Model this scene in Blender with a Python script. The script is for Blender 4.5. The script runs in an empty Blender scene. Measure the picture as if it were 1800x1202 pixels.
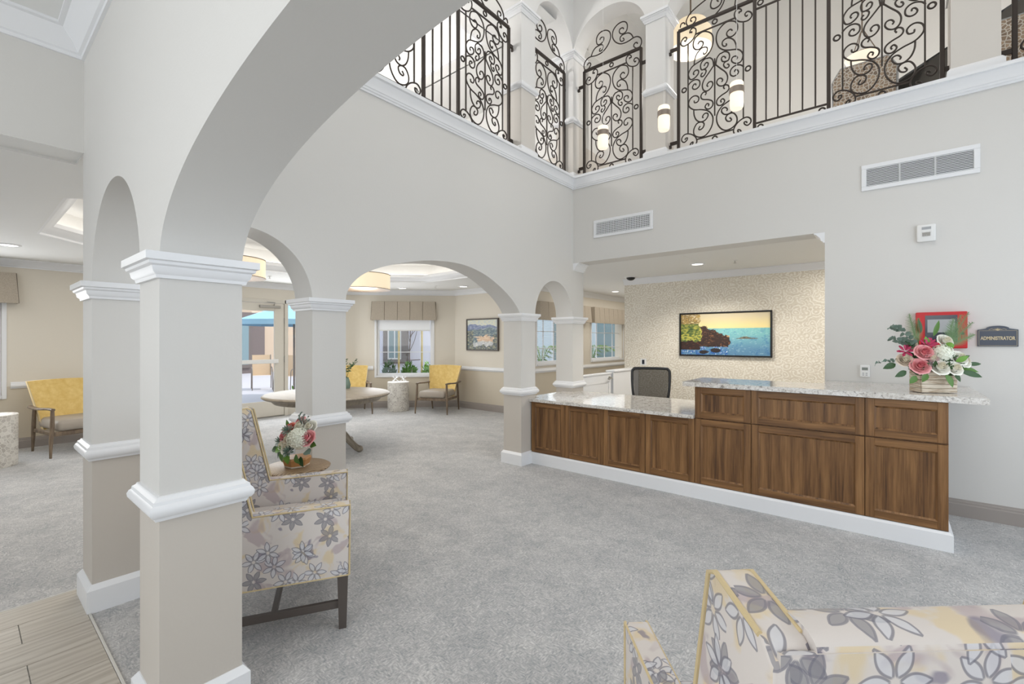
import bpy, bmesh, math, random
from mathutils import Vector, Matrix, noise as mnoise
random.seed(11)
PI = math.pi
COL = bpy.context.scene.collection
SC = bpy.context.scene

# ------------------------------------------------------------------ camera, world, sun, lights, exposure
cam_data = bpy.data.cameras.new('camera')
cam = bpy.data.objects.new('camera', cam_data); COL.objects.link(cam)
cam.location = (0, 0, 1.475)
cam.rotation_euler = (PI / 2, 0, math.radians(39.509))
cam_data.sensor_width = 36.0
cam_data.lens = 36.0 * 806.455 / 1800.0
cam_data.shift_y = -3.5 / 1800.0
cam_data.clip_start = 0.02
SC.camera = cam

world = bpy.data.worlds.new('sky'); SC.world = world
world.use_nodes = True
wb = world.node_tree.nodes['Background']
wb.inputs[0].default_value = (0.80, 0.90, 1.0, 1)
wb.inputs[1].default_value = 1.9

def light(name, kind, loc, power, color=(1, 1, 1), rot=(0, 0, 0), size=1.0, size_y=None, radius=None, spot=None, blend=.6):
    d = bpy.data.lights.new(name, kind)
    d.energy = power; d.color = color
    if kind == 'AREA':
        d.shape = 'RECTANGLE'; d.size = size; d.size_y = size_y or size
    if kind in ('POINT', 'SPOT'): d.shadow_soft_size = radius or .1
    if kind == 'SPOT': d.spot_size = spot or 2.0; d.spot_blend = blend
    o = bpy.data.objects.new(name, d); COL.objects.link(o)
    o.location = loc; o.rotation_euler = rot
    return o

sun = light('sun', 'SUN', (0, 0, 20), 2.8, (1, .96, .9), (math.radians(-26), math.radians(24), 0)); sun.data.angle = .02
# daylight of the tall entry windows (right wall, and behind the camera) and of the atrium skylight
light('window_light_right', 'AREA', (2.5, 2.7, 2.0), 30, (.84, .91, 1.0), (0, PI / 2, 0), 3.0, 3.4)
light('window_light_entry', 'AREA', (-.6, -2.6, 2.3), 54, (1.0, .97, .93), (PI / 2, 0, 0), 4.2, 2.2)
light('skylight', 'AREA', (-.6, 3.0, 6.6), 72, (1.0, .985, .96), (0, 0, 0), 4.6, 3.6)
# daylight of the lounge windows and the glass door
light('window_light_lounge', 'AREA', (-8.95, -.2, 1.45), 26, (.95, .98, 1.0), (0, -PI / 2, 0), 1.2, 1.2)
light('window_light_door', 'AREA', (-8.98, 4.1, 1.25), 40, (.95, .98, 1.0), (0, -PI / 2, 0), 1.9, 1.9)
light('window_light_angled', 'AREA', (-8.18, 6.03, 1.25), 16, (.93, .96, 1.0), (PI / 2, 0, PI + PI / 4), 1.1, .9)
light('window_light_corridor', 'AREA', (-5.25, 9.2, 1.5), 8, (.95, .98, 1.0), (0, -PI / 2, 0), .9, 3.4)
# lamps, and added fill without fixtures, for the lounge, the reception and the upper floor
light('lounge_lamp', 'POINT', (-5.38, 3.436, 2.02), 20, (1, .93, .82), radius=.22)
light('lounge_lamp', 'POINT', (-5.437, 1.858, 2.02), 20, (1, .93, .82), radius=.22)
light('lounge_light', 'AREA', (-5.8, 3.1, 2.86), 40, (1, .96, .9), (0, 0, 0), 2.6, 4.2)
light('lounge_light', 'AREA', (-7.2, -1.0, 2.5), 26, (1, .96, .9), (0, 0, 0), 2.6, 1.6)
light('corridor_light', 'AREA', (-4.55, 9.6, 2.5), 20, (1, .95, .88), (0, 0, 0), 1.0, 3.6)
light('reception_light', 'AREA', (-.2, 6.6, 2.5), 28, (1, .95, .88), (0, 0, 0), 1.2, 1.2)
light('reception_light', 'SPOT', (-2.1, 6.68, 2.52), 85, (1, .94, .85), (0, 0, 0), spot=2.5, radius=.06)
light('upper_light', 'POINT', (-5.7, 3.2, 4.9), 170, (1, .98, .96), radius=.3)  # added fill to brighten the left upper room, no lamp hangs here
light('upper_light', 'POINT', (-2.05, 6.6, 5.15), 36, (1, .96, .90), radius=.2)
light('upper_light', 'POINT', (-.3, 6.9, 4.45), 30, (1, .96, .90), radius=.15)
light('upper_light', 'POINT', (1.4, 6.9, 5.0), 40, (1, .96, .90), radius=.2)  # added fill for the right upper wall and ceiling, no fixture
SC.view_settings.view_transform = 'Standard'
SC.view_settings.look = 'None'
SC.view_settings.gamma = 1.0
SC.view_settings.use_curve_mapping = False
SC.view_settings.exposure = 0.0

# ------------------------------------------------------------------ materials
def lin(c):
    c = c / 255.0
    return c / 12.92 if c <= .04045 else ((c + .055) / 1.055) ** 2.4
def rgb(*c): return (lin(c[0]), lin(c[1]), lin(c[2]), 1.0)

class NT:
    """small helper to write node graphs as expressions"""
    def __init__(s, m): s.t = m.node_tree; s.bsdf = s.t.nodes['Principled BSDF']; s.out = s.t.nodes['Material Output']
    def new(s, typ, **kw):
        n = s.t.nodes.new(typ)
        for k, v in kw.items(): setattr(n, k, v)
        return n
    def put(s, sock, v):
        if isinstance(v, bpy.types.NodeSocket): s.t.links.new(v, sock)
        elif v is not None: sock.default_value = v
    def co(s, which='UV'): return s.new('ShaderNodeTexCoord').outputs[which]
    def pos(s): return s.new('ShaderNodeNewGeometry').outputs['Position']
    def sep(s, v):
        n = s.new('ShaderNodeSeparateXYZ'); s.put(n.inputs[0], v); return n.outputs
    def comb(s, x, y, z=0.0):
        n = s.new('ShaderNodeCombineXYZ')
        for i, v in enumerate((x, y, z)): s.put(n.inputs[i], v)
        return n.outputs[0]
    def mapping(s, v, scale=(1, 1, 1), loc=(0, 0, 0), rot=(0, 0, 0)):
        n = s.new('ShaderNodeMapping'); s.put(n.inputs[0], v)
        n.inputs['Scale'].default_value = scale; n.inputs['Location'].default_value = loc; n.inputs['Rotation'].default_value = rot
        return n.outputs[0]
    def noise(s, v, scale=5, detail=3, rough=.5, dist=0.0, col=False):
        n = s.new('ShaderNodeTexNoise'); s.put(n.inputs['Vector'], v)
        n.inputs['Scale'].default_value = scale; n.inputs['Detail'].default_value = detail
        n.inputs['Roughness'].default_value = rough; n.inputs['Distortion'].default_value = dist
        return n.outputs['Color' if col else 'Fac']
    def vor(s, v, scale=5, feature='F1', rnd=1.0, dims='3D'):
        n = s.new('ShaderNodeTexVoronoi', feature=feature, voronoi_dimensions=dims); s.put(n.inputs['Vector'], v)
        n.inputs['Scale'].default_value = scale; n.inputs['Randomness'].default_value = rnd
        return n.outputs
    def wave(s, v, scale=5, dist=2.0, detail=2.0, dscale=1.0, direction='X', profile='SIN'):
        n = s.new('ShaderNodeTexWave', bands_direction=direction, wave_profile=profile); s.put(n.inputs['Vector'], v)
        n.inputs['Scale'].default_value = scale; n.inputs['Distortion'].default_value = dist
        n.inputs['Detail'].default_value = detail; n.inputs['Detail Scale'].default_value = dscale
        return n.outputs['Fac']
    def ramp(s, f, stops, interp='LINEAR'):
        n = s.new('ShaderNodeValToRGB'); s.put(n.inputs[0], f); r = n.color_ramp; r.interpolation = interp
        while len(r.elements) < len(stops): r.elements.new(.5)
        for e, (p, c) in zip(r.elements, stops): e.position = p; e.color = c
        return n.outputs[0]
    def mix(s, f, a, b, mode='MIX'):
        n = s.new('ShaderNodeMix', data_type='RGBA', blend_type=mode)
        s.put(n.inputs[0], f); s.put(n.inputs[6], a); s.put(n.inputs[7], b); return n.outputs[2]
    def m(s, op, a, b=None, c=None, clamp=False):
        n = s.new('ShaderNodeMath', operation=op, use_clamp=clamp)
        s.put(n.inputs[0], a)
        if b is not None: s.put(n.inputs[1], b)
        if c is not None: s.put(n.inputs[2], c)
        return n.outputs[0]
    def step(s, v, lo, hi):
        n = s.new('ShaderNodeMapRange', interpolation_type='SMOOTHSTEP'); s.put(n.inputs[0], v)
        n.inputs[1].default_value = lo; n.inputs[2].default_value = hi; return n.outputs[0]
    def bump(s, h, strength=.2, dist=.01):
        n = s.new('ShaderNodeBump'); s.put(n.inputs['Height'], h)
        n.inputs['Strength'].default_value = strength; n.inputs['Distance'].default_value = dist
        s.t.links.new(n.outputs[0], s.bsdf.inputs['Normal'])
    def color(s, v): s.put(s.bsdf.inputs['Base Color'], v)

def mat(name, base=(200, 200, 200), rough=.5, metal=0.0, spec=.5, emit=None, estr=1.0, fn=None, sheen=0.0):
    m = bpy.data.materials.new(name); m.use_nodes = True
    n = NT(m); b = n.bsdf
    b.inputs['Base Color'].default_value = rgb(*base)
    b.inputs['Roughness'].default_value = rough; b.inputs['Metallic'].default_value = metal
    b.inputs['Specular IOR Level'].default_value = spec
    if sheen: b.inputs['Sheen Weight'].default_value = sheen
    if emit: b.inputs['Emission Color'].default_value = rgb(*emit); b.inputs['Emission Strength'].default_value = estr
    if fn: fn(n)
    return m

def two_tone(upper, lower, z0=.85, z1=None):
    def f(n):
        z = n.sep(n.pos())[2]
        k = n.m('GREATER_THAN', z, z0)
        if z1:                                                     # the same dado on the upper floor
            a = n.m('LESS_THAN', z, 3.1); b = n.m('GREATER_THAN', z, z1)
            k = n.m('MAXIMUM', n.m('MULTIPLY', k, a), b)
        n.color(n.mix(k, rgb(*lower), rgb(*upper)))
        n.bump(n.noise(n.co('Object'), 90, 2), .10, .004)
    return f
M = {}
M['paint'] = mat('wall_paint', rough=.62, spec=.3, fn=two_tone((216, 214, 210), (202, 195, 186)))
M['paint_plain'] = mat('wall_paint_plain', rough=.62, spec=.3, fn=two_tone((216, 214, 210), (216, 214, 210)))
M['paint_up'] = mat('upper_wall_paint', rough=.62, spec=.3, fn=two_tone((227, 226, 224), (213, 208, 201), .85, 4.5))
M['paint_lounge'] = mat('lounge_wall_paint', rough=.62, spec=.3, fn=two_tone((224, 217, 204), (208, 198, 180)))
M['trim'] = mat('white_trim', (235, 236, 238), .35)
M['ceiling'] = mat('ceiling_paint', (234, 234, 232), .8, spec=.2)
M['tile_ceiling'] = mat('tray_ceiling', (238, 236, 232), .8, spec=.2)
M['basegrey'] = mat('taupe_baseboard', (160, 152, 146), .45)

def f_carpet(n):
    p = n.pos()
    big = n.noise(p, 1.6, 2, .5, .4)
    fan = n.vor(n.mapping(p, (1, 1, 1), rot=(0, 0, .6)), 5.5, 'SMOOTH_F1', 1.0)[0]
    blot = n.noise(p, 11.0, 3, .6, 1.5)
    fine = n.noise(n.mapping(p, (120, 42, 60), rot=(0, 0, .75)), 1.0, 3, .65)
    loop = n.noise(n.mapping(p, (42, 120, 60), rot=(0, 0, .75)), 1.0, 3, .65)
    sel = n.step(n.noise(p, 17, 2, .5), .42, .58)
    weave = n.mix(sel, fine, loop)
    pat = n.m('ADD', n.m('MULTIPLY', fan, .10), n.m('ADD', n.m('MULTIPLY', big, .14), n.m('MULTIPLY', blot, .26)))
    v = n.m('ADD', n.m('MULTIPLY', weave, .80), pat)
    n.color(n.ramp(v, [(.42, rgb(128, 135, 138)), (.64, rgb(177, 176, 176)), (.86, rgb(222, 220, 217))]))
    n.bump(weave, .5, .010)
M['carpet'] = mat('grey_loop_carpet', rough=.95, spec=.05, fn=f_carpet, sheen=.2)

def f_plank(n):
    u = n.co('Object'); r = n.new('ShaderNodeObjectInfo').outputs['Random']
    off = n.m('MULTIPLY', r, 37.0)
    x, y, z = n.sep(u)
    v = n.comb(n.m('ADD', n.m('MULTIPLY', x, 26), off), n.m('ADD', n.m('MULTIPLY', y, 2.2), off), 0.0)
    g = n.noise(v, 1.0, 5, .62, .8)
    w = n.wave(n.comb(n.m('ADD', n.m('MULTIPLY', x, 3.2), off), n.m('MULTIPLY', y, .45)), 2.2, 9, 3, 1.6)
    f = n.m('ADD', n.m('MULTIPLY', g, .7), n.m('MULTIPLY', w, .3))
    c = n.ramp(f, [(.25, rgb(170, 161, 149)), (.5, rgb(188, 180, 168)), (.8, rgb(203, 196, 185))])
    n.color(n.mix(n.m('MULTIPLY', r, .35), c, rgb(172, 163, 150)))
    n.bump(g, .2, .004)
M['plank'] = mat('grey_oak_plank', rough=.45, spec=.35, fn=f_plank)

def f_walnut(vertical):
    def f(n):
        x, y, z = n.sep(n.co('UV')); r = n.new('ShaderNodeObjectInfo').outputs['Random']
        if not vertical: x, y = y, x
        off = n.m('MULTIPLY', r, 23.0)
        xx = n.m('ADD', x, off)
        g = n.noise(n.comb(n.m('MULTIPLY', xx, 70), n.m('ADD', n.m('MULTIPLY', y, 2.5), off)), 1.0, 5, .65, .3)
        w = n.wave(n.comb(n.m('MULTIPLY', xx, 1.0), n.m('MULTIPLY', y, .10)), 3.2, 7.5, 3, 1.6)
        fl = n.noise(n.comb(n.m('MULTIPLY', xx, 9), n.m('ADD', n.m('MULTIPLY', y, .7), off)), 1.0, 3, .5)
        q = n.m('ADD', n.m('MULTIPLY', g, .55), n.m('ADD', n.m('MULTIPLY', w, .12), n.m('MULTIPLY', fl, .33)))
        n.color(n.ramp(q, [(.33, rgb(76, 50, 29)), (.47, rgb(116, 82, 49)), (.60, rgb(140, 102, 63)), (.76, rgb(166, 126, 83))]))
        n.bump(g, .08, .003)
    return f
M['walnut'] = mat('walnut_vertical', rough=.38, spec=.4, fn=f_walnut(True))
M['walnut_h'] = mat('walnut_horizontal', rough=.38, spec=.4, fn=f_walnut(False))

def f_quartz(n):
    p = n.co('Object')
    a = n.noise(p, 34, 5, .7, 1.2); b = n.noise(p, 110, 3, .6); c = n.noise(p, 7, 3, .6, 1.5)
    col = n.ramp(a, [(.36, rgb(138, 132, 128)), (.45, rgb(206, 201, 194)), (.6, rgb(232, 229, 224))])
    col = n.mix(n.m('MULTIPLY', n.step(b, .6, .72), .55), col, rgb(120, 110, 104))
    n.color(n.mix(n.m('MULTIPLY', n.step(c, .52, .66), .25), col, rgb(196, 186, 172)))
M['quartz'] = mat('speckled_quartz', rough=.09, spec=.5, fn=f_quartz)

def f_wallpaper(n):
    u = n.mapping(n.co('UV'), (1, 1.2, 1))
    d = n.noise(u, 5, 3, .5, col=True)
    uu = n.mix(.09, u, d)
    v = n.vor(uu, 8.5, 'F1', .95, '2D'); w = n.vor(n.mapping(uu, (1, 1, 1), (.37, .71, 0)), 12.0, 'F1', 1.0, '2D')
    l1 = n.step(n.m('SINE', n.m('MULTIPLY', v[0], 19.0)), .2, .9)
    l2 = n.step(n.m('SINE', n.m('MULTIPLY', w[0], 17.0)), .2, .9)
    cut = n.step(n.noise(uu, 9, 2, .5), .44, .54)
    k = n.mix(cut, l1, l2)
    cell = n.sep(v[1])[0]
    base = n.mix(n.m('MULTIPLY', n.noise(u, 22, 3, .6), 1.0), rgb(190, 180, 162), rgb(234, 228, 214))
    base = n.mix(n.m('MULTIPLY', cell, .35), base, rgb(232, 226, 212))
    n.color(n.mix(n.m('MULTIPLY', k, .7), base, rgb(246, 243, 234)))
M['wallpaper'] = mat('cream_leaf_wallpaper', rough=.55, spec=.3, fn=f_wallpaper)

M['iron'] = mat('wrought_iron', (58, 50, 45), .5, .35)
M['black'] = mat('black_satin', (22, 22, 24), .35)
M['piano'] = mat('black_lacquer', (12, 12, 13), .08)
M['darkgrille'] = mat('dark_void', (48, 48, 50), .8)
M['steel'] = mat('brushed_steel', (176, 174, 170), .3, .9)
M['bronze'] = mat('band_bronze', (150, 138, 128), .4, .6)
M['darkwood'] = mat('dark_grey_wood', (84, 76, 71), .45)

def f_greywood(n):
    x, y, z = n.sep(n.co('Object'))
    g = n.noise(n.comb(n.m('MULTIPLY', x, 30), n.m('MULTIPLY', y, 30), n.m('MULTIPLY', z, 6)), 1.0, 4, .6)
    n.color(n.ramp(g, [(.3, rgb(88, 74, 60)), (.7, rgb(134, 116, 96))]))
M['chairwood'] = mat('weathered_oak', rough=.5, fn=f_greywood)
def f_tabletop(n):
    x, y, z = n.sep(n.co('Object'))
    g = n.noise(n.comb(n.m('MULTIPLY', x, 4), n.m('MULTIPLY', y, 40), z), 1.0, 4, .6)
    n.color(n.ramp(g, [(.3, rgb(120, 110, 96)), (.7, rgb(150, 139, 122))]))
M['tablewood'] = mat('pale_driftwood', rough=.42, fn=f_tabletop)
def f_sidewood(n):
    x, y, z = n.sep(n.co('Object'))
    w = n.wave(n.comb(n.m('MULTIPLY', x, 4), n.m('MULTIPLY', y, 1.2)), 5, 5, 3, 1.2)
    n.color(n.ramp(w, [(.2, rgb(120, 96, 70)), (.8, rgb(176, 150, 118))]))
M['sidewood'] = mat('warm_oak_top', rough=.4, fn=f_sidewood)

def f_floral(n):
    uv = n.co('UV')
    warp = n.noise(uv, 3, 2, .5, col=True)
    bg1 = n.noise(uv, 8, 3, .5, .8); bg2 = n.noise(n.mapping(uv, (1, 1, 1), (3.1, 7.7, 0)), 9, 2, .5, .9); bg3 = n.noise(n.mapping(uv, (1, 1, 1), (9.3, 1.7, 0)), 12, 2, .5, .6)
    col = n.mix(n.step(bg1, .52, .62), rgb(214, 206, 200), rgb(216, 199, 170))
    col = n.mix(n.m('MULTIPLY', n.step(bg2, .56, .64), .65), col, rgb(176, 158, 162))
    col = n.mix(n.m('MULTIPLY', n.step(bg3, .64, .70), .7), col, rgb(118, 112, 134))
    def layer(col, scale, off, dark):
        sc = n.mapping(uv, (scale, scale, scale), off)
        v = n.vor(sc, 1.0, 'F1', .75, '2D')
        vm = n.new('ShaderNodeVectorMath', operation='SUBTRACT'); n.put(vm.inputs[0], sc); n.put(vm.inputs[1], v[2])
        dx, dy, _ = n.sep(vm.outputs[0])
        r = n.m('SQRT', n.m('ADD', n.m('MULTIPLY', dx, dx), n.m('MULTIPLY', dy, dy)))
        cr = n.sep(v[1])
        th = n.m('ADD', n.m('ARCTAN2', dy, dx), n.m('MULTIPLY', cr[0], 6.283))
        phi = n.m('DIVIDE', n.m('ARCCOSINE', n.m('COSINE', n.m('MULTIPLY', th, 6.0))), 6.0)
        lat = n.m('MULTIPLY', r, phi)
        wid = n.m('MULTIPLY', n.m('SINE', n.m('MULTIPLY', n.m('SUBTRACT', r, .05, clamp=True), PI / .40)), .088)
        near = n.m('LESS_THAN', r, .45)
        d = n.m('SUBTRACT', lat, wid)
        ring = n.m('MULTIPLY', n.m('SUBTRACT', 1.0, n.step(n.m('ABSOLUTE', d), .010, .026)), near)
        inside = n.m('MULTIPLY', n.m('SUBTRACT', 1.0, n.step(d, -.02, .0)), near)
        away = n.step(r, .04, .08)
        pet = n.mix(n.m('GREATER_THAN', cr[1], .62), rgb(206, 206, 211), rgb(136, 134, 139))
        show = n.m('GREATER_THAN', cr[2], dark)
        c = n.mix(n.m('MULTIPLY', n.m('MULTIPLY', inside, .72), show), col, pet)
        return n.mix(n.m('MULTIPLY', n.m('MULTIPLY', n.m('MULTIPLY', ring, away), .75), show), c, rgb(116, 115, 126))
    col = layer(col, 8.2, (0, 0, 0), .25)
    col = layer(col, 8.2, (4.45, 2.6, 0), .5)
    n.color(col)
    n.bump(n.noise(uv, 420, 2, .5), .12, .002)
M['floral'] = mat('floral_upholstery', rough=.8, spec=.2, fn=f_floral, sheen=.15)
M['piping'] = mat('gold_piping', (206, 186, 144), .6)

def f_velvet(n):
    u = n.co('Object')
    g = n.noise(u, 16, 4, .6); h = n.noise(n.mapping(u, (220, 220, 60)), 1.0, 2)
    n.color(n.mix(n.m('MULTIPLY', h, .3), n.ramp(g, [(.3, rgb(212, 174, 92)), (.7, rgb(232, 202, 130))]), rgb(240, 214, 150)))
M['velvet'] = mat('mustard_velvet', rough=.8, spec=.15, fn=f_velvet, sheen=.5)
M['seatgrey'] = mat('taupe_leather', (166, 156, 144), .5)
def f_linen(n):
    u = n.co('Object')
    g = n.noise(n.mapping(u, (300, 300, 90)), 1.0, 2, .6); q = n.noise(n.mapping(u, (60, 60, 300)), 1.0, 2, .6)
    n.color(n.ramp(n.m('MULTIPLY', n.m('ADD', g, q), .5), [(.35, rgb(162, 151, 137)), (.65, rgb(194, 184, 169))]))
M['linen'] = mat('taupe_linen', rough=.85, spec=.15, fn=f_linen)
M['shade'] = mat('white_roller_fabric', (236, 238, 240), .7, emit=(236, 240, 245), estr=.15)  # faint emission stands in for daylight coming through the fabric

def f_pebble(n):
    u = n.co('UV')
    v = n.vor(n.mapping(u, (1, 1, 1)), 26, 'DISTANCE_TO_EDGE', 1.0, '2D'); c = n.vor(u, 26, 'F1', 1.0, '2D')
    k = n.step(v[0], .03, .09)
    t = n.mix(n.sep(c[1])[0], rgb(186, 180, 172), rgb(222, 218, 210))
    n.color(n.mix(k, rgb(232, 228, 220), t))
    n.bump(k, .3, .004)
M['pebble'] = mat('pebble_mosaic', rough=.5, fn=f_pebble)
def f_pebfab(n):
    u = n.co('UV')
    v = n.vor(u, 30, 'DISTANCE_TO_EDGE', .85, '2D'); c = n.vor(u, 30, 'F1', .85, '2D')
    k = n.step(v[0], .09, .14)
    t = n.mix(n.sep(c[1])[0], rgb(150, 132, 116), rgb(204, 178, 150))
    n.color(n.mix(k, rgb(232, 226, 216), t))
M['pebfab'] = mat('pebble_print_fabric', rough=.8, fn=f_pebfab)

def f_glass(n):
    t = n.new('ShaderNodeBsdfTransparent'); g = n.new('ShaderNodeBsdfGlossy'); g.inputs['Roughness'].default_value = .02
    lw = n.new('ShaderNodeLayerWeight'); lw.inputs[0].default_value = .5
    fac = n.m('ADD', .03, n.m('MULTIPLY', n.m('POWER', lw.outputs['Facing'], 4.0), .5))
    mx = n.new('ShaderNodeMixShader'); n.put(mx.inputs[0], fac)
    n.put(mx.inputs[1], t.outputs[0]); n.put(mx.inputs[2], g.outputs[0]); n.put(n.out.inputs[0], mx.outputs[0])
M['glass'] = mat('window_glass', fn=f_glass)
def f_mesh(n):
    t = n.new('ShaderNodeBsdfTransparent'); d = n.new('ShaderNodeBsdfDiffuse'); d.inputs[0].default_value = rgb(62, 60, 58)
    mx = n.new('ShaderNodeMixShader'); mx.inputs[0].default_value = .78
    n.put(mx.inputs[1], t.outputs[0]); n.put(mx.inputs[2], d.outputs[0]); n.put(n.out.inputs[0], mx.outputs[0])
M['chairmesh'] = mat('black_mesh_weave', fn=f_mesh)

M['drumshade'] = mat('lit_linen_shade', (240, 226, 200), .8, emit=(255, 232, 196), estr=.42)
M['diffuser'] = mat('lit_diffuser', (244, 236, 220), .8, emit=(255, 240, 214), estr=.42)
M['glow'] = mat('lit_opal_glass', (226, 216, 198), .5, emit=(255, 242, 220), estr=.72)
M['lens'] = mat('lit_downlight', (255, 252, 245), .5, emit=(255, 250, 240), estr=4.0)
M['cove'] = mat('lit_cove_strip', (255, 255, 255), .5, emit=(255, 253, 248), estr=2.6)
M['brownbar'] = mat('shade_trim', (120, 104, 88), .5)

def flat(name, c, r=.5): M[name] = mat(name, c, r)
M['doorpaint'] = mat('cream_door_paint', (214, 208, 196), .4)
flat('red_enamel', (196, 26, 32), .35); flat('plaque', (78, 84, 96), .45); flat('gold', (206, 190, 156), .4); flat('white_plastic', (232, 232, 230), .4)
flat('lcd', (120, 126, 118), .3); flat('screen_dark', (52, 56, 66), .15); flat('grey_plastic', (170, 172, 174), .4)
flat('leaf_dark', (52, 84, 44)); flat('leaf_mid', (84, 124, 52)); flat('leaf_bright', (104, 152, 52)); flat('eucalyptus', (112, 134, 122)); flat('fern', (96, 126, 76)); flat('stem', (92, 100, 62))
flat('strip', (208, 205, 198)); flat('white_core', (244, 238, 218), .6); flat('pink_core', (230, 136, 144), .6); flat('rose_white', (248, 246, 236), .6); flat('rose_cream', (232, 218, 200), .6); flat('rose_pink', (244, 178, 180), .6); flat('rose_coral', (232, 144, 128), .6); flat('rose_blush', (222, 196, 196), .6); flat('orchid', (176, 40, 84), .5)
flat('hydrangea', (240, 242, 226), .6); flat('dusty', (120, 128, 120), .7); flat('pampas', (226, 214, 196), .8)
def f_whitewash(n):
    x, y, z = n.sep(n.co('Object'))
    g = n.noise(n.comb(n.m('MULTIPLY', x, 9), n.m('MULTIPLY', y, 9), n.m('MULTIPLY', z, 110)), 1.0, 4, .65)
    n.color(n.ramp(g, [(.36, rgb(150, 122, 92)), (.5, rgb(212, 198, 178)), (.75, rgb(228, 220, 206))]))
M['whitewash'] = mat('whitewashed_slats', rough=.7, fn=f_whitewash)
M['copper'] = mat('hammered_gold_wood', (188, 136, 84), .4)
# outdoors
flat('stucco_lav', (226, 226, 240), .8); flat('stucco_tan', (196, 174, 152), .8); flat('patio', (178, 177, 184), .8); flat('brown_frame', (108, 98, 94), .6); flat('siding', (112, 100, 98), .7)
flat('bamboo', (190, 168, 104), .6); flat('bark', (112, 100, 96), .8); flat('umbrella_blue', (142, 184, 208), .7); flat('sling_tan', (196, 170, 140), .7); flat('patio_metal', (120, 112, 106), .4); flat('outdoor_glass', (120, 142, 148), .1); flat('soil', (110, 96, 80), .9)
flat('facade_blue', (196, 210, 216), .7); flat('facade_white', (214, 220, 226), .7); flat('palm', (112, 142, 74), .6)
M['vcol'] = mat('canvas_print', rough=.6, fn=lambda n: n.color((lambda a: a.outputs['Color'])(n.new('ShaderNodeVertexColor', layer_name='Col'))))

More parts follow.
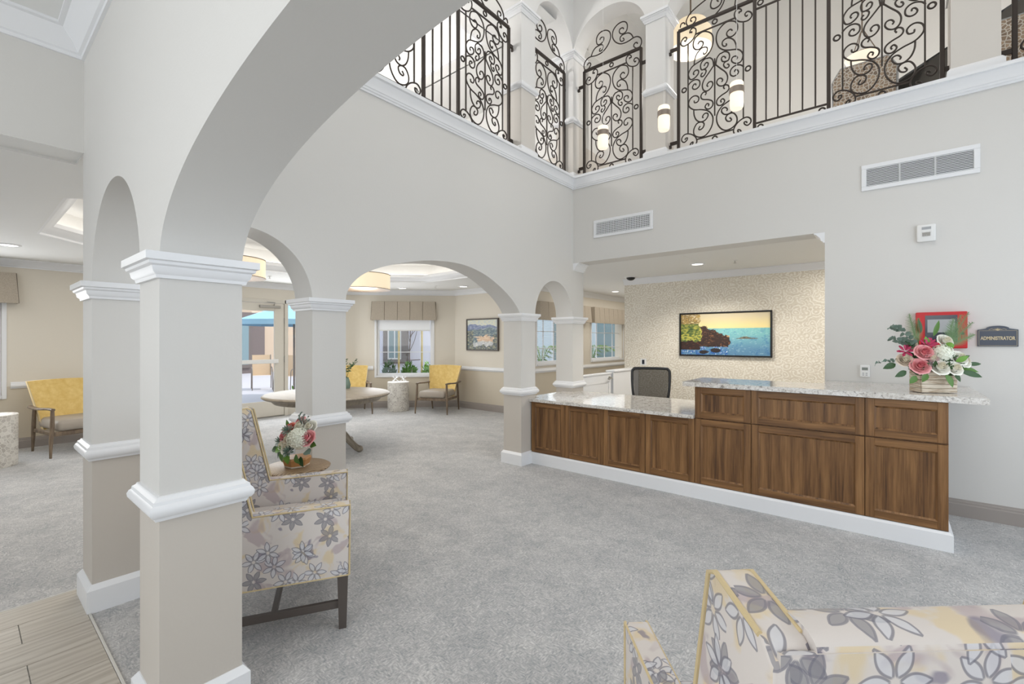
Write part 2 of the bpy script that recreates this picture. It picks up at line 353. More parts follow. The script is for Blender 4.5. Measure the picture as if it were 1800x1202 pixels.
# ------------------------------------------------------------------ mesh building
class MB:
    def __init__(s): s.v = []; s.f = []; s.mi = []; s.k = 0
    def add(s, V, F, xf=None):
        o = len(s.v)
        if xf is not None: V = [tuple(xf @ Vector(p)) for p in V]
        s.v += [tuple(p) for p in V]; s.f += [tuple(i + o for i in f) for f in F]; s.mi += [s.k] * len(F)
        return s
    def box(s, x0, x1, y0, y1, z0, z1, b=0.0, xf=None, seg=1):
        if b <= 0:
            V = [(x, y, z) for x in (x0, x1) for y in (y0, y1) for z in (z0, z1)]
            F = [(0, 1, 3, 2), (4, 6, 7, 5), (0, 4, 5, 1), (2, 3, 7, 6), (0, 2, 6, 4), (1, 5, 7, 3)]
            return s.add(V, F, xf)
        bm = bmesh.new(); bmesh.ops.create_cube(bm, size=1.0)
        for p in bm.verts:
            p.co = Vector(((x0 + x1) / 2 + p.co.x * (x1 - x0), (y0 + y1) / 2 + p.co.y * (y1 - y0), (z0 + z1) / 2 + p.co.z * (z1 - z0)))
        bmesh.ops.bevel(bm, geom=bm.edges[:], offset=b, segments=seg, profile=.5, affect='EDGES')
        return s.addbm(bm, xf)
    def addbm(s, bm, xf=None):
        bm.verts.index_update()
        s.add([p.co[:] for p in bm.verts], [[q.index for q in f.verts] for f in bm.faces], xf); bm.free(); return s
    def prism(s, poly, a0, a1, axis='z', xf=None):
        n = len(poly)
        def mk(p, a): return {'z': (p[0], p[1], a), 'x': (a, p[0], p[1]), 'y': (p[0], a, p[1])}[axis]
        V = [mk(p, a0) for p in poly] + [mk(p, a1) for p in poly]
        F = [tuple(range(n))[::-1], tuple(range(n, 2 * n))] + [(i, (i + 1) % n, n + (i + 1) % n, n + i) for i in range(n)]
        return s.add(V, F, xf)
    def tube(s, pts, r, n=8, closed=False, xf=None, caps=True):
        P = [Vector(p) for p in pts]; m = len(P)
        R = r if isinstance(r, (list, tuple)) else [r] * m
        T = []
        for i in range(m):
            a = P[(i - 1) % m] if (closed or i > 0) else P[i]; b = P[(i + 1) % m] if (closed or i < m - 1) else P[i]
            d = b - a; T.append(d.normalized() if d.length > 1e-9 else Vector((0, 0, 1)))
        up = Vector((0, 0, 1)) if abs(T[0].z) < .9 else Vector((1, 0, 0))
        u = T[0].cross(up).normalized(); V = []
        for i in range(m):
            u = u - T[i] * u.dot(T[i])
            u = u.normalized() if u.length > 1e-6 else T[i].orthogonal().normalized()
            w = T[i].cross(u)
            for j in range(n):
                a = 2 * PI * j / n + PI / n
                V.append(tuple(P[i] + (u * math.cos(a) + w * math.sin(a)) * R[i]))
        F = []
        for i in range(m if closed else m - 1):
            for j in range(n):
                F.append((i * n + j, i * n + (j + 1) % n, ((i + 1) % m) * n + (j + 1) % n, ((i + 1) % m) * n + j))
        if caps and not closed: F += [tuple(range(n))[::-1], tuple(range((m - 1) * n, m * n))]
        return s.add(V, F, xf)
    def lathe(s, prof, n=28, xf=None, close=True):
        V = []; F = []; m = len(prof)
        for r, z in prof:
            for j in range(n):
                a = 2 * PI * j / n; V.append((r * math.cos(a), r * math.sin(a), z))
        for i in range(m - 1):
            for j in range(n): F.append((i * n + j, i * n + (j + 1) % n, (i + 1) * n + (j + 1) % n, (i + 1) * n + j))
        if close: F += [tuple(range(n))[::-1], tuple(range((m - 1) * n, m * n))]
        return s.add(V, F, xf)
    def ball(s, c, r, nu=10, nv=7, xf=None):
        rx, ry, rz = r if isinstance(r, (tuple, list)) else (r, r, r)
        pr = [(math.sin(PI * i / nv), -math.cos(PI * i / nv)) for i in range(1, nv)]
        V = [(c[0] + rx * a * math.cos(2 * PI * j / nu), c[1] + ry * a * math.sin(2 * PI * j / nu), c[2] + rz * b) for a, b in pr for j in range(nu)]
        F = [(i * nu + j, i * nu + (j + 1) % nu, (i + 1) * nu + (j + 1) % nu, (i + 1) * nu + j) for i in range(nv - 2) for j in range(nu)]
        V += [(c[0], c[1], c[2] - rz), (c[0], c[1], c[2] + rz)]; a = len(V) - 2
        F += [(a, (j + 1) % nu, j) for j in range(nu)] + [(a + 1, (nv - 2) * nu + j, (nv - 2) * nu + (j + 1) % nu) for j in range(nu)]
        return s.add(V, F, xf)
    def grid(s, fn, nu, nv, xf=None):
        V = [fn(i / nu, j / nv) for j in range(nv + 1) for i in range(nu + 1)]
        F = [(j * (nu + 1) + i, j * (nu + 1) + i + 1, (j + 1) * (nu + 1) + i + 1, (j + 1) * (nu + 1) + i) for j in range(nv) for i in range(nu)]
        return s.add(V, F, xf)
    def mould(s, path, prof, closed=False, side=1):
        """sweep a profile [(offset, z)] along a plan path [(x, y)] with mitred corners; side = +1 left of travel"""
        P = [Vector(p) for p in path]; m = len(P); k = len(prof); V = []; F = []
        for i in range(m):
            ns = []
            if closed or i > 0: d = (P[i] - P[i - 1]).normalized(); ns.append(Vector((-d.y, d.x)) * side)
            if closed or i < m - 1: d = (P[(i + 1) % m] - P[i]).normalized(); ns.append(Vector((-d.y, d.x)) * side)
            if len(ns) == 2:
                q = ns[0] + ns[1]; q = q / max(1e-6, q.dot(ns[0]))
            else: q = ns[0]
            V += [(P[i].x + q.x * o, P[i].y + q.y * o, z) for o, z in prof]
        for i in range(m if closed else m - 1):
            a, b = i * k, ((i + 1) % m) * k
            F += [(a + j, b + j, b + (j + 1) % k, a + (j + 1) % k) for j in range(k)]
        if not closed: F += [tuple(range(k)), tuple(range((m - 1) * k, m * k))[::-1]]
        return s.add(V, F)
    def mesh(s, name, mats, angle=35):
        import numpy as np
        me = bpy.data.meshes.new(name); me.from_pydata(s.v, [], s.f)
        for m in (mats if isinstance(mats, (list, tuple)) else [mats]): me.materials.append(M[m])
        if max(s.mi or [0]) > 0: me.polygons.foreach_set('material_index', s.mi)
        if angle:
            bm = bmesh.new(); bm.from_mesh(me); bmesh.ops.remove_doubles(bm, verts=bm.verts, dist=1e-5)
            bmesh.ops.recalc_face_normals(bm, faces=bm.faces); bm.to_mesh(me); bm.free()
            me.shade_smooth(); me.set_sharp_from_angle(angle=math.radians(angle))
        uv = me.uv_layers.new(name='UVMap')                        # box-projected UVs in metres
        nl = len(me.loops); npol = len(me.polygons)
        co = np.empty(len(me.vertices) * 3, np.float32); me.vertices.foreach_get('co', co); co = co.reshape(-1, 3)
        vi = np.empty(nl, np.int32); me.loops.foreach_get('vertex_index', vi)
        nr = np.empty(npol * 3, np.float32); me.polygons.foreach_get('normal', nr); nr = np.abs(nr.reshape(-1, 3))
        lt = np.empty(npol, np.int32); me.polygons.foreach_get('loop_total', lt)
        ax = np.repeat(nr.argmax(1), lt); c = co[vi]
        out = np.where((ax == 0)[:, None], c[:, [1, 2]], np.where((ax == 1)[:, None], c[:, [0, 2]], c[:, [0, 1]])).astype(np.float32)
        uv.data.foreach_set('uv', out.ravel())
        return me
    def build(s, name, mats, parent=None, loc=(0, 0, 0), rot=(0, 0, 0), angle=35):
        return link(name, s.mesh(name, mats, angle), parent, loc, rot)

def link(name, me, parent=None, loc=(0, 0, 0), rot=(0, 0, 0)):
    o = bpy.data.objects.new(name, me); COL.objects.link(o)
    o.location = loc; o.rotation_euler = rot if isinstance(rot, tuple) else (0, 0, rot)
    if parent: o.parent = parent
    return o
def tag(o, label=None, cat=None, group=None, kind=None):
    for k, v in (('label', label), ('category', cat), ('group', group), ('kind', kind)):
        if v: o[k] = v
    return o
def thing(name, label, cat, loc=(0, 0, 0), rz=0.0, group=None):
    return tag(link(name, None, None, loc, (0, 0, rz)), label, cat, group)
def copy_tree(o, parent=None):
    c = o.copy(); COL.objects.link(c)
    if parent: c.parent = parent
    for ch in list(o.children): copy_tree(ch, c)
    return c
def copy_thing(o, label, loc, rz):
    c = copy_tree(o); c.location = loc; c.rotation_euler = (0, 0, rz); c['label'] = label; return c
def struct(o): o['kind'] = 'structure'; return o
def spline(pts, n=4, closed=False):
    P = [Vector(p) for p in pts]; m = len(P); out = []
    for i in range(m if closed else m - 1):
        if closed: a, b, c, d = P[(i - 1) % m], P[i], P[(i + 1) % m], P[(i + 2) % m]
        else: a, b, c, d = P[max(i - 1, 0)], P[i], P[i + 1], P[min(i + 2, m - 1)]
        for k in range(n):
            t = k / n
            out.append(.5 * ((2 * b) + (c - a) * t + (2 * a - 5 * b + 4 * c - d) * t * t + (3 * b - a - 3 * c + d) * t ** 3))
    if not closed: out.append(P[-1])
    return out
def frame(o, zax, xhint=(1, 0, 0)):
    z = Vector(zax).normalized(); x = Vector(xhint); x = x - z * x.dot(z)
    if x.length < 1e-4: x = z.orthogonal()
    x.normalize(); y = z.cross(x)
    return Matrix(((x.x, y.x, z.x, o[0]), (x.y, y.y, z.y, o[1]), (x.z, y.z, z.z, o[2]), (0, 0, 0, 1)))
T = Matrix.Translation
def RZ(a): return Matrix.Rotation(a, 4, 'Z')
def RX(a): return Matrix.Rotation(a, 4, 'X')
def RY(a): return Matrix.Rotation(a, 4, 'Y')

def ellipse_arch(c, a, z0, rise): return lambda s: z0 + rise * math.sqrt(max(0.0, 1 - ((s - c) / a) ** 2))
def poly_arch(pts):
    q = spline([(a, b, 0) for a, b in pts], 6)
    def f(s):
        for p, r in zip(q, q[1:]):
            if p.x <= s <= r.x and r.x > p.x: return p.y + (r.y - p.y) * (s - p.x) / (r.x - p.x)
        return q[0].y if s < q[0].x else q[-1].y
    return f
def wall(name, P, D, L, t, z0, z1, openings, m, side=1):
    """upright wall: face starts at plan point P, runs along unit D for L, has thickness t to the given side; openings = (s0, s1, zlow, ztop or f(s))"""
    D = Vector(D).normalized(); Nv = Vector((-D.y, D.x)) * side; P = Vector(P); b = MB(); sof = []
    def q(s, n, z): p = P + D * s + Nv * n; return (p.x, p.y, z)
    def panel(sa, sb, za, zb, za2=None, zb2=None):
        za2 = za if za2 is None else za2; zb2 = zb if zb2 is None else zb2
        for n in (0, t): b.add([q(sa, n, za), q(sb, n, za2), q(sb, n, zb2), q(sa, n, zb)], [(0, 1, 2, 3)])
    def cross(sa, za, sb, zb): b.add([q(sa, 0, za), q(sb, 0, zb), q(sb, t, zb), q(sa, t, za)], [(0, 1, 2, 3)])
    s = 0.0
    for (a, c, zl, f) in sorted(openings, key=lambda o: o[0]):
        if a > s + 1e-6: panel(s, a, z0, z1)
        curved = callable(f); K = 72 if curved else 1; fn = f if curved else (lambda _s, f=f: f)
        ss = [a + (c - a) * (.5 - .5 * math.cos(PI * i / K)) for i in range(K + 1)] if curved else [a, c]
        for u, v in zip(ss, ss[1:]):
            if zl > z0 + 1e-6: panel(u, v, z0, zl); cross(u, zl, v, zl)
            panel(u, v, fn(u), z1, fn(v), z1)
            if not curved: cross(u, fn(u), v, fn(v))
        if curved:
            k = MB(); k.add([q(u, n, fn(u)) for u in ss for n in (0, t)], [(2 * i, 2 * i + 2, 2 * i + 3, 2 * i + 1) for i in range(len(ss) - 1)]); sof.append(k)
        for e in (a, c):
            if 1e-6 < e < L - 1e-6: b.add([q(e, 0, zl), q(e, t, zl), q(e, t, fn(e)), q(e, 0, fn(e))], [(0, 1, 2, 3)])
        s = c
    if s < L - 1e-6: panel(s, L, z0, z1)
    for e in (0, L):
        za = max([f(o) if callable(f) else f for (o, c, zl, f) in openings if abs(o - e) < 1e-6] + [f(c) if callable(f) else f for (o, c, zl, f) in openings if abs(c - e) < 1e-6] + [z0])
        b.add([q(e, 0, za), q(e, t, za), q(e, t, z1), q(e, 0, z1)], [(0, 1, 2, 3)])
    cross(0, z1, L, z1)
    o = struct(b.build(name, m, angle=None))
    for k in sof: k.build('arch_soffit', m, o, angle=60)
    return o

# ------------------------------------------------------------------ the setting
XA, YB, WT = -3.34, 5.36, .27                                       # arched wall face, desk wall face, wall thickness
SPR = 1.79
# floor: carpet, and the wood-look planks of the entry
b = MB(); b.add([(-9.3, -3.1, 0), (2.7, -3.1, 0), (2.7, 12.1, 0), (-9.3, 12.1, 0)], [(0, 1, 2, 3)])
floor = struct(b.build('floor', 'carpet', angle=None))
pw = .2305
for i in range(16):
    x0 = -3.70 + i * pw
    y = .452; first = [.66, .247, .9, .247][i % 4]; ln = first
    while y > -1.3:
        y2 = max(y - ln, -1.3)
        MB().box(-pw / 2 + .0015, pw / 2 - .0015, -(y - y2) / 2 + .0015, (y - y2) / 2 - .0015, 0, .006, b=.0012).build('plank', 'plank', floor, (x0 + pw / 2, (y + y2) / 2, 0))
        y = y2; ln = .92
MB().box(-3.37, -.05, .452, .464, 0, .0075, b=.002).build('edge_strip', 'strip', floor)
MB().box(-3.712, -3.70, -1.3, .464, 0, .0075, b=.002).build('edge_strip', 'strip', floor)

# arched wall between atrium and lounge
arch_wide = poly_arch([(1.974, 1.77), (1.978, 1.83), (2.0, 1.885), (2.05, 1.95), (2.14, 2.02), (2.28, 2.085), (2.45, 2.14), (2.65, 2.19), (2.86, 2.225), (3.12, 2.243), (3.36, 2.228), (3.62, 2.165), (3.85, 2.062), (4.02, 1.96), (4.13, 1.868), (4.185, 1.80), (4.2, 1.757)])
A0 = .745
sh = lambda f: (lambda s: f(s + A0))
cols_y = [(1.70, 1.974), (4.22, 4.495), (5.35, 5.63)]
wall_left = wall('wall_left', (XA, A0), (0, 1), 5.63 - A0, WT, 0, 3.62, [
    (0.0, 1.70 - A0, 0, sh(ellipse_arch(1.2225, .4775, 1.76, .48))),
    (1.974 - A0, 4.22 - A0, 0, sh(arch_wide)),
    (4.495 - A0, 5.35 - A0, 0, sh(ellipse_arch(4.9225, .4275, 1.76, .475)))], 'paint')
UZ = 3.62
wall_upper_left = wall('wall_upper_left', (XA, A0), (0, 1), 5.63 - A0, WT, UZ, 6.7, [
    (.03, 1.70 - A0, UZ + .02, sh(ellipse_arch(1.2375, .4625, 5.33, .46))),
    (1.974 - A0, 4.22 - A0, UZ + .02, sh(ellipse_arch(3.097, 1.123, 5.33, .5))),
    (4.495 - A0, 5.36 - A0, UZ + .02, sh(ellipse_arch(4.9275, .4325, 5.33, .46)))], 'paint_up')
# desk wall
X1 = 2.6
wall_back = wall('wall_back', (XA, YB), (1, 0), X1 - XA, WT, 0, 3.62, [(0.0, -.49 - XA, 0, 2.52)], 'paint_plain')
wall_upper_back = wall('wall_upper_back', (XA, YB), (1, 0), X1 - XA, WT, UZ, 7.5, [
    (0.0, -2.304 - XA, UZ + .02, (lambda s: ellipse_arch(-2.822, .518, 5.33, .46)(s + XA))),
    (-2.06 - XA, .394 - XA, UZ + .02, (lambda s: ellipse_arch(-.833, 1.227, 5.33, .5)(s + XA))),
    (.69 - XA, 2.3 - XA, UZ + .02, (lambda s: ellipse_arch(1.495, .805, 5.33, .5)(s + XA)))], 'paint_up')
# front wall with the great arch
XF0 = -3.61
fr = lambda f: (lambda s: f(s + XF0))
wall_front = wall('wall_front', (XF0, .47), (1, 0), X1 - XF0, .275, 0, 6.7, [
    (XA - XF0, -2.32 - XF0, 0, fr(ellipse_arch(-2.83, .51, 1.76, .475))),
    (-2.045 - XF0, .955 - XF0, 0, fr(ellipse_arch(-.545, 1.5, 1.76, .49))),
    (1.23 - XF0, 2.25 - XF0, 0, fr(ellipse_arch(1.74, .51, 1.76, .475)))], 'paint')
wall('wall_header', (-3.575, -3.0), (0, 1), 3.47, .27, 2.547, 3.4, [], 'paint')
wall('wall_right', (X1, -3.0), (0, 1), 8.63, .2, 0, 6.7, [(3.9, 7.9, .3, 3.2)], 'paint_plain', side=-1)
wall('wall_entry', (-9.14, -3.0), (1, 0), 11.74, .2, 0, 6.7, [(6.5, 10.6, 0, 2.9)], 'paint_plain', side=-1)
# entry and atrium ceilings
b = MB(); b.box(-3.575, X1, -3.0, .47, 3.2, 3.4); struct(b.build('ceiling_entry', 'ceiling'))
b = MB(); b.box(-3.7, X1, .4, 5.7, 6.7, 6.9); struct(b.build('ceiling_atrium', 'ceiling'))
# lounge walls
wall_lounge_left = wall('wall_lounge_left', (-9.14, -3.0), (0, 1), 8.36, .2, 0, 3.0, [(2.1, 3.39, .73, 2.02), (6.08, 8.16, 0, 2.2)], 'paint_lounge')
AD = Vector((1, 1)).normalized()
wall_angled = wall('wall_angled', (-9.14, 5.36), (1, 1), 2.39, .2, 0, 3.0, [(.69, 1.89, .68, 2.0)], 'paint_lounge')
wall('wall_picture', (-7.45, 7.05), (1, 0), 2.05, .2, 0, 3.0, [], 'paint_lounge')
wall_windows = wall('wall_windows', (-5.4, 7.05), (0, 1), 5.0, .2, 0, 3.0, [(.27, 1.75, 1.0, 2.0), (2.4, 4.0, 1.0, 2.0)], 'paint_lounge')
wall('wall_corridor_end', (-5.4, 12.0), (1, 0), 1.9, .2, 0, 3.0, [], 'paint_lounge')
wall('wall_corridor', (-3.71, 7.86), (0, 1), 4.2, .2, 0, 3.0, [], 'paint_lounge', side=-1)
wall_reception = wall('wall_reception', (-3.71, 7.7), (1, 0), 5.0, .16, 0, 3.0, [], 'wallpaper')
wall('wall_reception_right', (1.2, 5.63), (0, 1), 2.1, .2, 0, 3.0, [], 'paint_lounge', side=-1)
wall('wall_lounge_front', (-9.14, -3.0), (1, 0), 5.3, .2, 0, 3.0, [], 'paint_lounge', side=-1)

# ground-floor ceiling with the octagonal tray
CZ = 2.56
OCT = [(-6.72, .524), (-4.86, .524), (-4.0, 1.38), (-4.0, 4.83), (-4.86, 5.69), (-6.8, 5.69), (-7.58, 4.93), (-7.58, 1.38)]
outer = [(-9.3, -3.1), (-3.58, -3.1), (-3.58, 5.6), (1.3, 5.6), (1.3, 7.8), (-3.6, 7.8), (-3.6, 12.1), (-5.5, 12.1), (-5.5, 7.15), (-7.5, 7.15), (-9.3, 5.4)]
bm = bmesh.new()
for loop in (outer, OCT):
    vs = [bm.verts.new((x, y, CZ)) for x, y in loop]
    for i in range(len(vs)): bm.edges.new((vs[i], vs[(i + 1) % len(vs)]))
bmesh.ops.triangle_fill(bm, edges=bm.edges[:], use_beauty=True)
ceiling = struct(MB().addbm(bm).build('ceiling', 'ceiling', angle=None))
oc = OCT[::-1]                                                      # travel so that left is outside
b = MB(); b.mould(OCT, [(0, CZ), (-.02, CZ), (-.02, CZ + .02), (-.05, CZ + .03), (-.09, CZ + .07), (-.12, CZ + .085), (-.12, CZ + .125), (0, CZ + .125)], True, side=-1)
b.build('tray_moulding', 'trim', ceiling)
b = MB(); b.mould(OCT, [(-.0, CZ + .125), (-.02, CZ + .125), (-.02, CZ + .15), (0, CZ + .15)], True, side=-1); b.build('tray_lip', 'trim', ceiling)
b = MB(); b.mould(OCT, [(.19, CZ + .12), (.2, CZ + .12), (.2, CZ + .38), (.19, CZ + .38)], True, side=-1); b.build('tray_side', 'tile_ceiling', ceiling)
b = MB(); b.mould(OCT, [(0, CZ + .115), (.2, CZ + .115), (.2, CZ + .125), (0, CZ + .125)], True, side=-1); b.build('tray_ledge', 'trim', ceiling)
b = MB(); b.mould(OCT, [(.05, CZ + .14), (.09, CZ + .14), (.09, CZ + .165), (.05, CZ + .165)], True, side=-1); b.build('cove_light_strip', 'cove', ceiling)
b = MB(); b.prism([(x * 1.0, y) for x, y in [(-7.9, .3), (-3.7, .3), (-3.7, 5.95), (-7.9, 5.95)]], CZ + .36, CZ + .40); b.build('tray_top', 'tile_ceiling', ceiling)

# upper floor: slab, ceiling with a lit tray, outer walls
b = MB(); b.box(-7.7, -3.62, -.2, 6.4, 3.0, 3.2); b.box(-3.62, X1, 5.64, 8.7, 3.0, 3.2); struct(b.build('floor_upper', 'carpet', angle=None))
bm = bmesh.new(); TR = [(-7.0, 1.2), (-4.5, 1.2), (-4.5, 4.88), (-7.0, 4.88)]
for loop in ([(-7.7, -.3), (-3.45, -.3), (-3.45, 6.4), (-7.7, 6.4)], TR):
    vs = [bm.verts.new((x, y, 5.75)) for x, y in loop]
    for i in range(len(vs)): bm.edges.new((vs[i], vs[(i + 1) % len(vs)]))
bmesh.ops.triangle_fill(bm, edges=bm.edges[:], use_beauty=True)
cu = struct(MB().addbm(bm).build('ceiling_upper', 'ceiling', angle=None))
b = MB(); b.mould(TR, [(-.05, 5.75), (0, 5.75), (0, 5.86), (-.05, 5.86)], True, side=-1); b.build('tray_lip', 'trim', cu)
b = MB(); b.mould(TR, [(.18, 5.75), (.2, 5.75), (.2, 6.1), (.18, 6.1)], True, side=-1); b.build('tray_side', 'tile_ceiling', cu)
b = MB(); b.mould(TR, [(.03, 5.84), (.08, 5.84), (.08, 5.87), (.03, 5.87)], True, side=-1); b.build('cove_light_strip', 'cove', cu)
b = MB(); b.box(-7.3, -4.2, .9, 5.2, 6.08, 6.1); b.build('tray_top', 'tile_ceiling', cu)
wall('wall_upper_far', (-7.7, 6.3), (1, 0), 4.0, .1, 3.0, 6.2, [], 'paint_up')
wall('wall_upper_west', (-7.6, -.2), (0, 1), 6.6, .1, 3.0, 6.2, [], 'paint_up')
wall('wall_upper_south', (-7.7, -.2), (1, 0), 4.1, .1, 3.0, 6.2, [], 'paint_up', side=-1)
wall('wall_upper_inner', (-3.7, 5.63), (0, 1), 3.1, .1, 3.0, 7.5, [], 'paint_up')
wall('wall_upper_study', (-3.7, 8.6), (1, 0), 6.3, .1, 3.0, 7.5, [], 'paint_up')

b = MB(); b.box(-3.8, X1, 5.5, 8.8, 7.4, 7.5); struct(b.build('ceiling_study', 'ceiling'))
wall('wall_upper_right', (X1, 5.63), (0, 1), 3.1, .1, 3.0, 7.5, [], 'paint_up', side=-1)

# ------------------------------------------------------------------ mouldings
PCAP = [(0, 1.70), (.012, 1.70), (.014, 1.712), (.024, 1.722), (.028, 1.742), (.038, 1.748), (.04, 1.758), (.05, 1.762), (.05, 1.79), (0, 1.79)]
PRAIL = [(0, .818), (.014, .82), (.018, .832), (.026, .836), (.034, .848), (.036, .862), (.030, .876), (.024, .880), (.022, .892), (.012, .898), (.008, .906), (0, .908)]
PBASE = [(0, 0), (.024, 0), (.024, .122), (.004, .148), (0, .148)]
up = lambda pr, dz: [(o, z + dz) for o, z in pr]
def ring(x0, x1, y0, y1): return [(x0, y0), (x1, y0), (x1, y1), (x0, y1)]
def column_trim(host, x0, x1, y0, y1, dz=0.0, base=True):
    r = ring(x0, x1, y0, y1)
    for nm, pr in (('capital', PCAP), ('chair_rail', PRAIL), ('base_moulding', PBASE)):
        if nm == 'base_moulding' and not base: continue
        b = MB(); b.mould(r, up(pr, dz), True, side=-1); b.build(nm, 'trim', host)
column_trim(wall_front, XF0, XA, .47, .745)
column_trim(wall_front, -2.32, -2.045, .47, .745)
column_trim(wall_front, .955, 1.23, .47, .745)
for y0, y1 in cols_y: column_trim(wall_left, XA - WT, XA, y0, y1)
for y0, y1 in cols_y[:2] + [(5.36, 5.63)]: column_trim(wall_upper_left, XA - WT, XA, y0, y1, 3.62)
for x0, x1 in ((-2.304, -2.06), (.394, .69)): column_trim(wall_upper_back, x0, x1, YB, YB + WT, 3.62)
# ledge moulding of the balcony (one L-shaped run)
PLED = [(-.02, 3.52), (.012, 3.52), (.014, 3.535), (.022, 3.54), (.024, 3.555), (.03, 3.56), (.034, 3.60), (.05, 3.63), (.052, 3.645), (.07, 3.65), (.07, 3.68), (-.02, 3.68)]
b = MB(); b.mould([(XA, A0), (XA, YB), (X1, YB)], PLED, side=-1); b.box(XA - WT, XA + .01, A0, YB + WT, 3.62, 3.68); b.box(XA, X1, YB - .01, YB + WT, 3.62, 3.68)
struct(b.build('trim_1', 'trim'))
# crowns
def crown(h, w, z): return [(0, z - h), (.014, z - h), (.016, z - h * .86), (.03, z - h * .82), (w * .45, z - h * .5), (w * .78, z - h * .2), (w * .82, z - h * .14), (w, z - h * .12), (w, z), (0, z)]
b = MB(); b.mould([(-3.575, -3.0), (-3.575, .47), (X1, .47)], crown(.125, .12, 3.2), side=-1); struct(b.build('trim_2', 'trim'))
b = MB(); b.mould([(-9.14, -3.0), (-9.14, 5.36), (-7.45, 7.05), (-5.4, 7.05), (-5.4, 12.0)], crown(.105, .10, CZ), side=-1); struct(b.build('trim_3', 'trim'))
b = MB(); b.mould([(-3.71, 7.7), (1.2, 7.7)], crown(.10, .09, CZ), side=-1); struct(b.build('trim_4', 'trim'))
b = MB(); b.mould([(XA, 5.63), (XA, YB + .002)], crown(.10, .09, 2.52), side=1); struct(b.build('trim_5', 'trim'))
b = MB(); b.mould([(-.49, YB + .002), (-.49, 5.63)], crown(.10, .09, 2.52), side=1); struct(b.build('trim_6', 'trim'))
# upper floor: base, and crown seen through the left grilles
# chair rails and baseboards of the lounge
def rail(nm, path):
    b = MB(); b.mould(path, PRAIL, side=-1); struct(b.build(nm, 'trim'))
PB2 = [(0, 0), (.018, 0), (.018, .1), (.012, .108), (.012, .122), (.006, .128), (.004, .142), (0, .142)]
def skirting(nm, path, side=-1):
    b = MB(); b.mould(path, PB2, side=side); struct(b.build(nm, 'basegrey'))
wp = lambda s: (-9.14 + AD.x * s, 5.36 + AD.y * s)
rail('trim_7', [(-9.14, -3), (-9.14, -1.0)]); rail('trim_8', [(-9.14, .47), (-9.14, 3.0)])
rail('trim_9', [(-9.14, 5.25), (-9.14, 5.36), wp(.62)]); rail('trim_10', [wp(1.97), (-7.45, 7.05), (-5.4, 7.05), (-5.4, 12.0)])
skirting('baseboard_left', [(-9.14, -3), (-9.14, 3.0)]); skirting('baseboard_angled', [(-9.14, 5.25), (-9.14, 5.36), (-7.45, 7.05), (-5.4, 7.05), (-5.4, 12.0)])
skirting('baseboard_back', [(.36, YB), (X1, YB)])

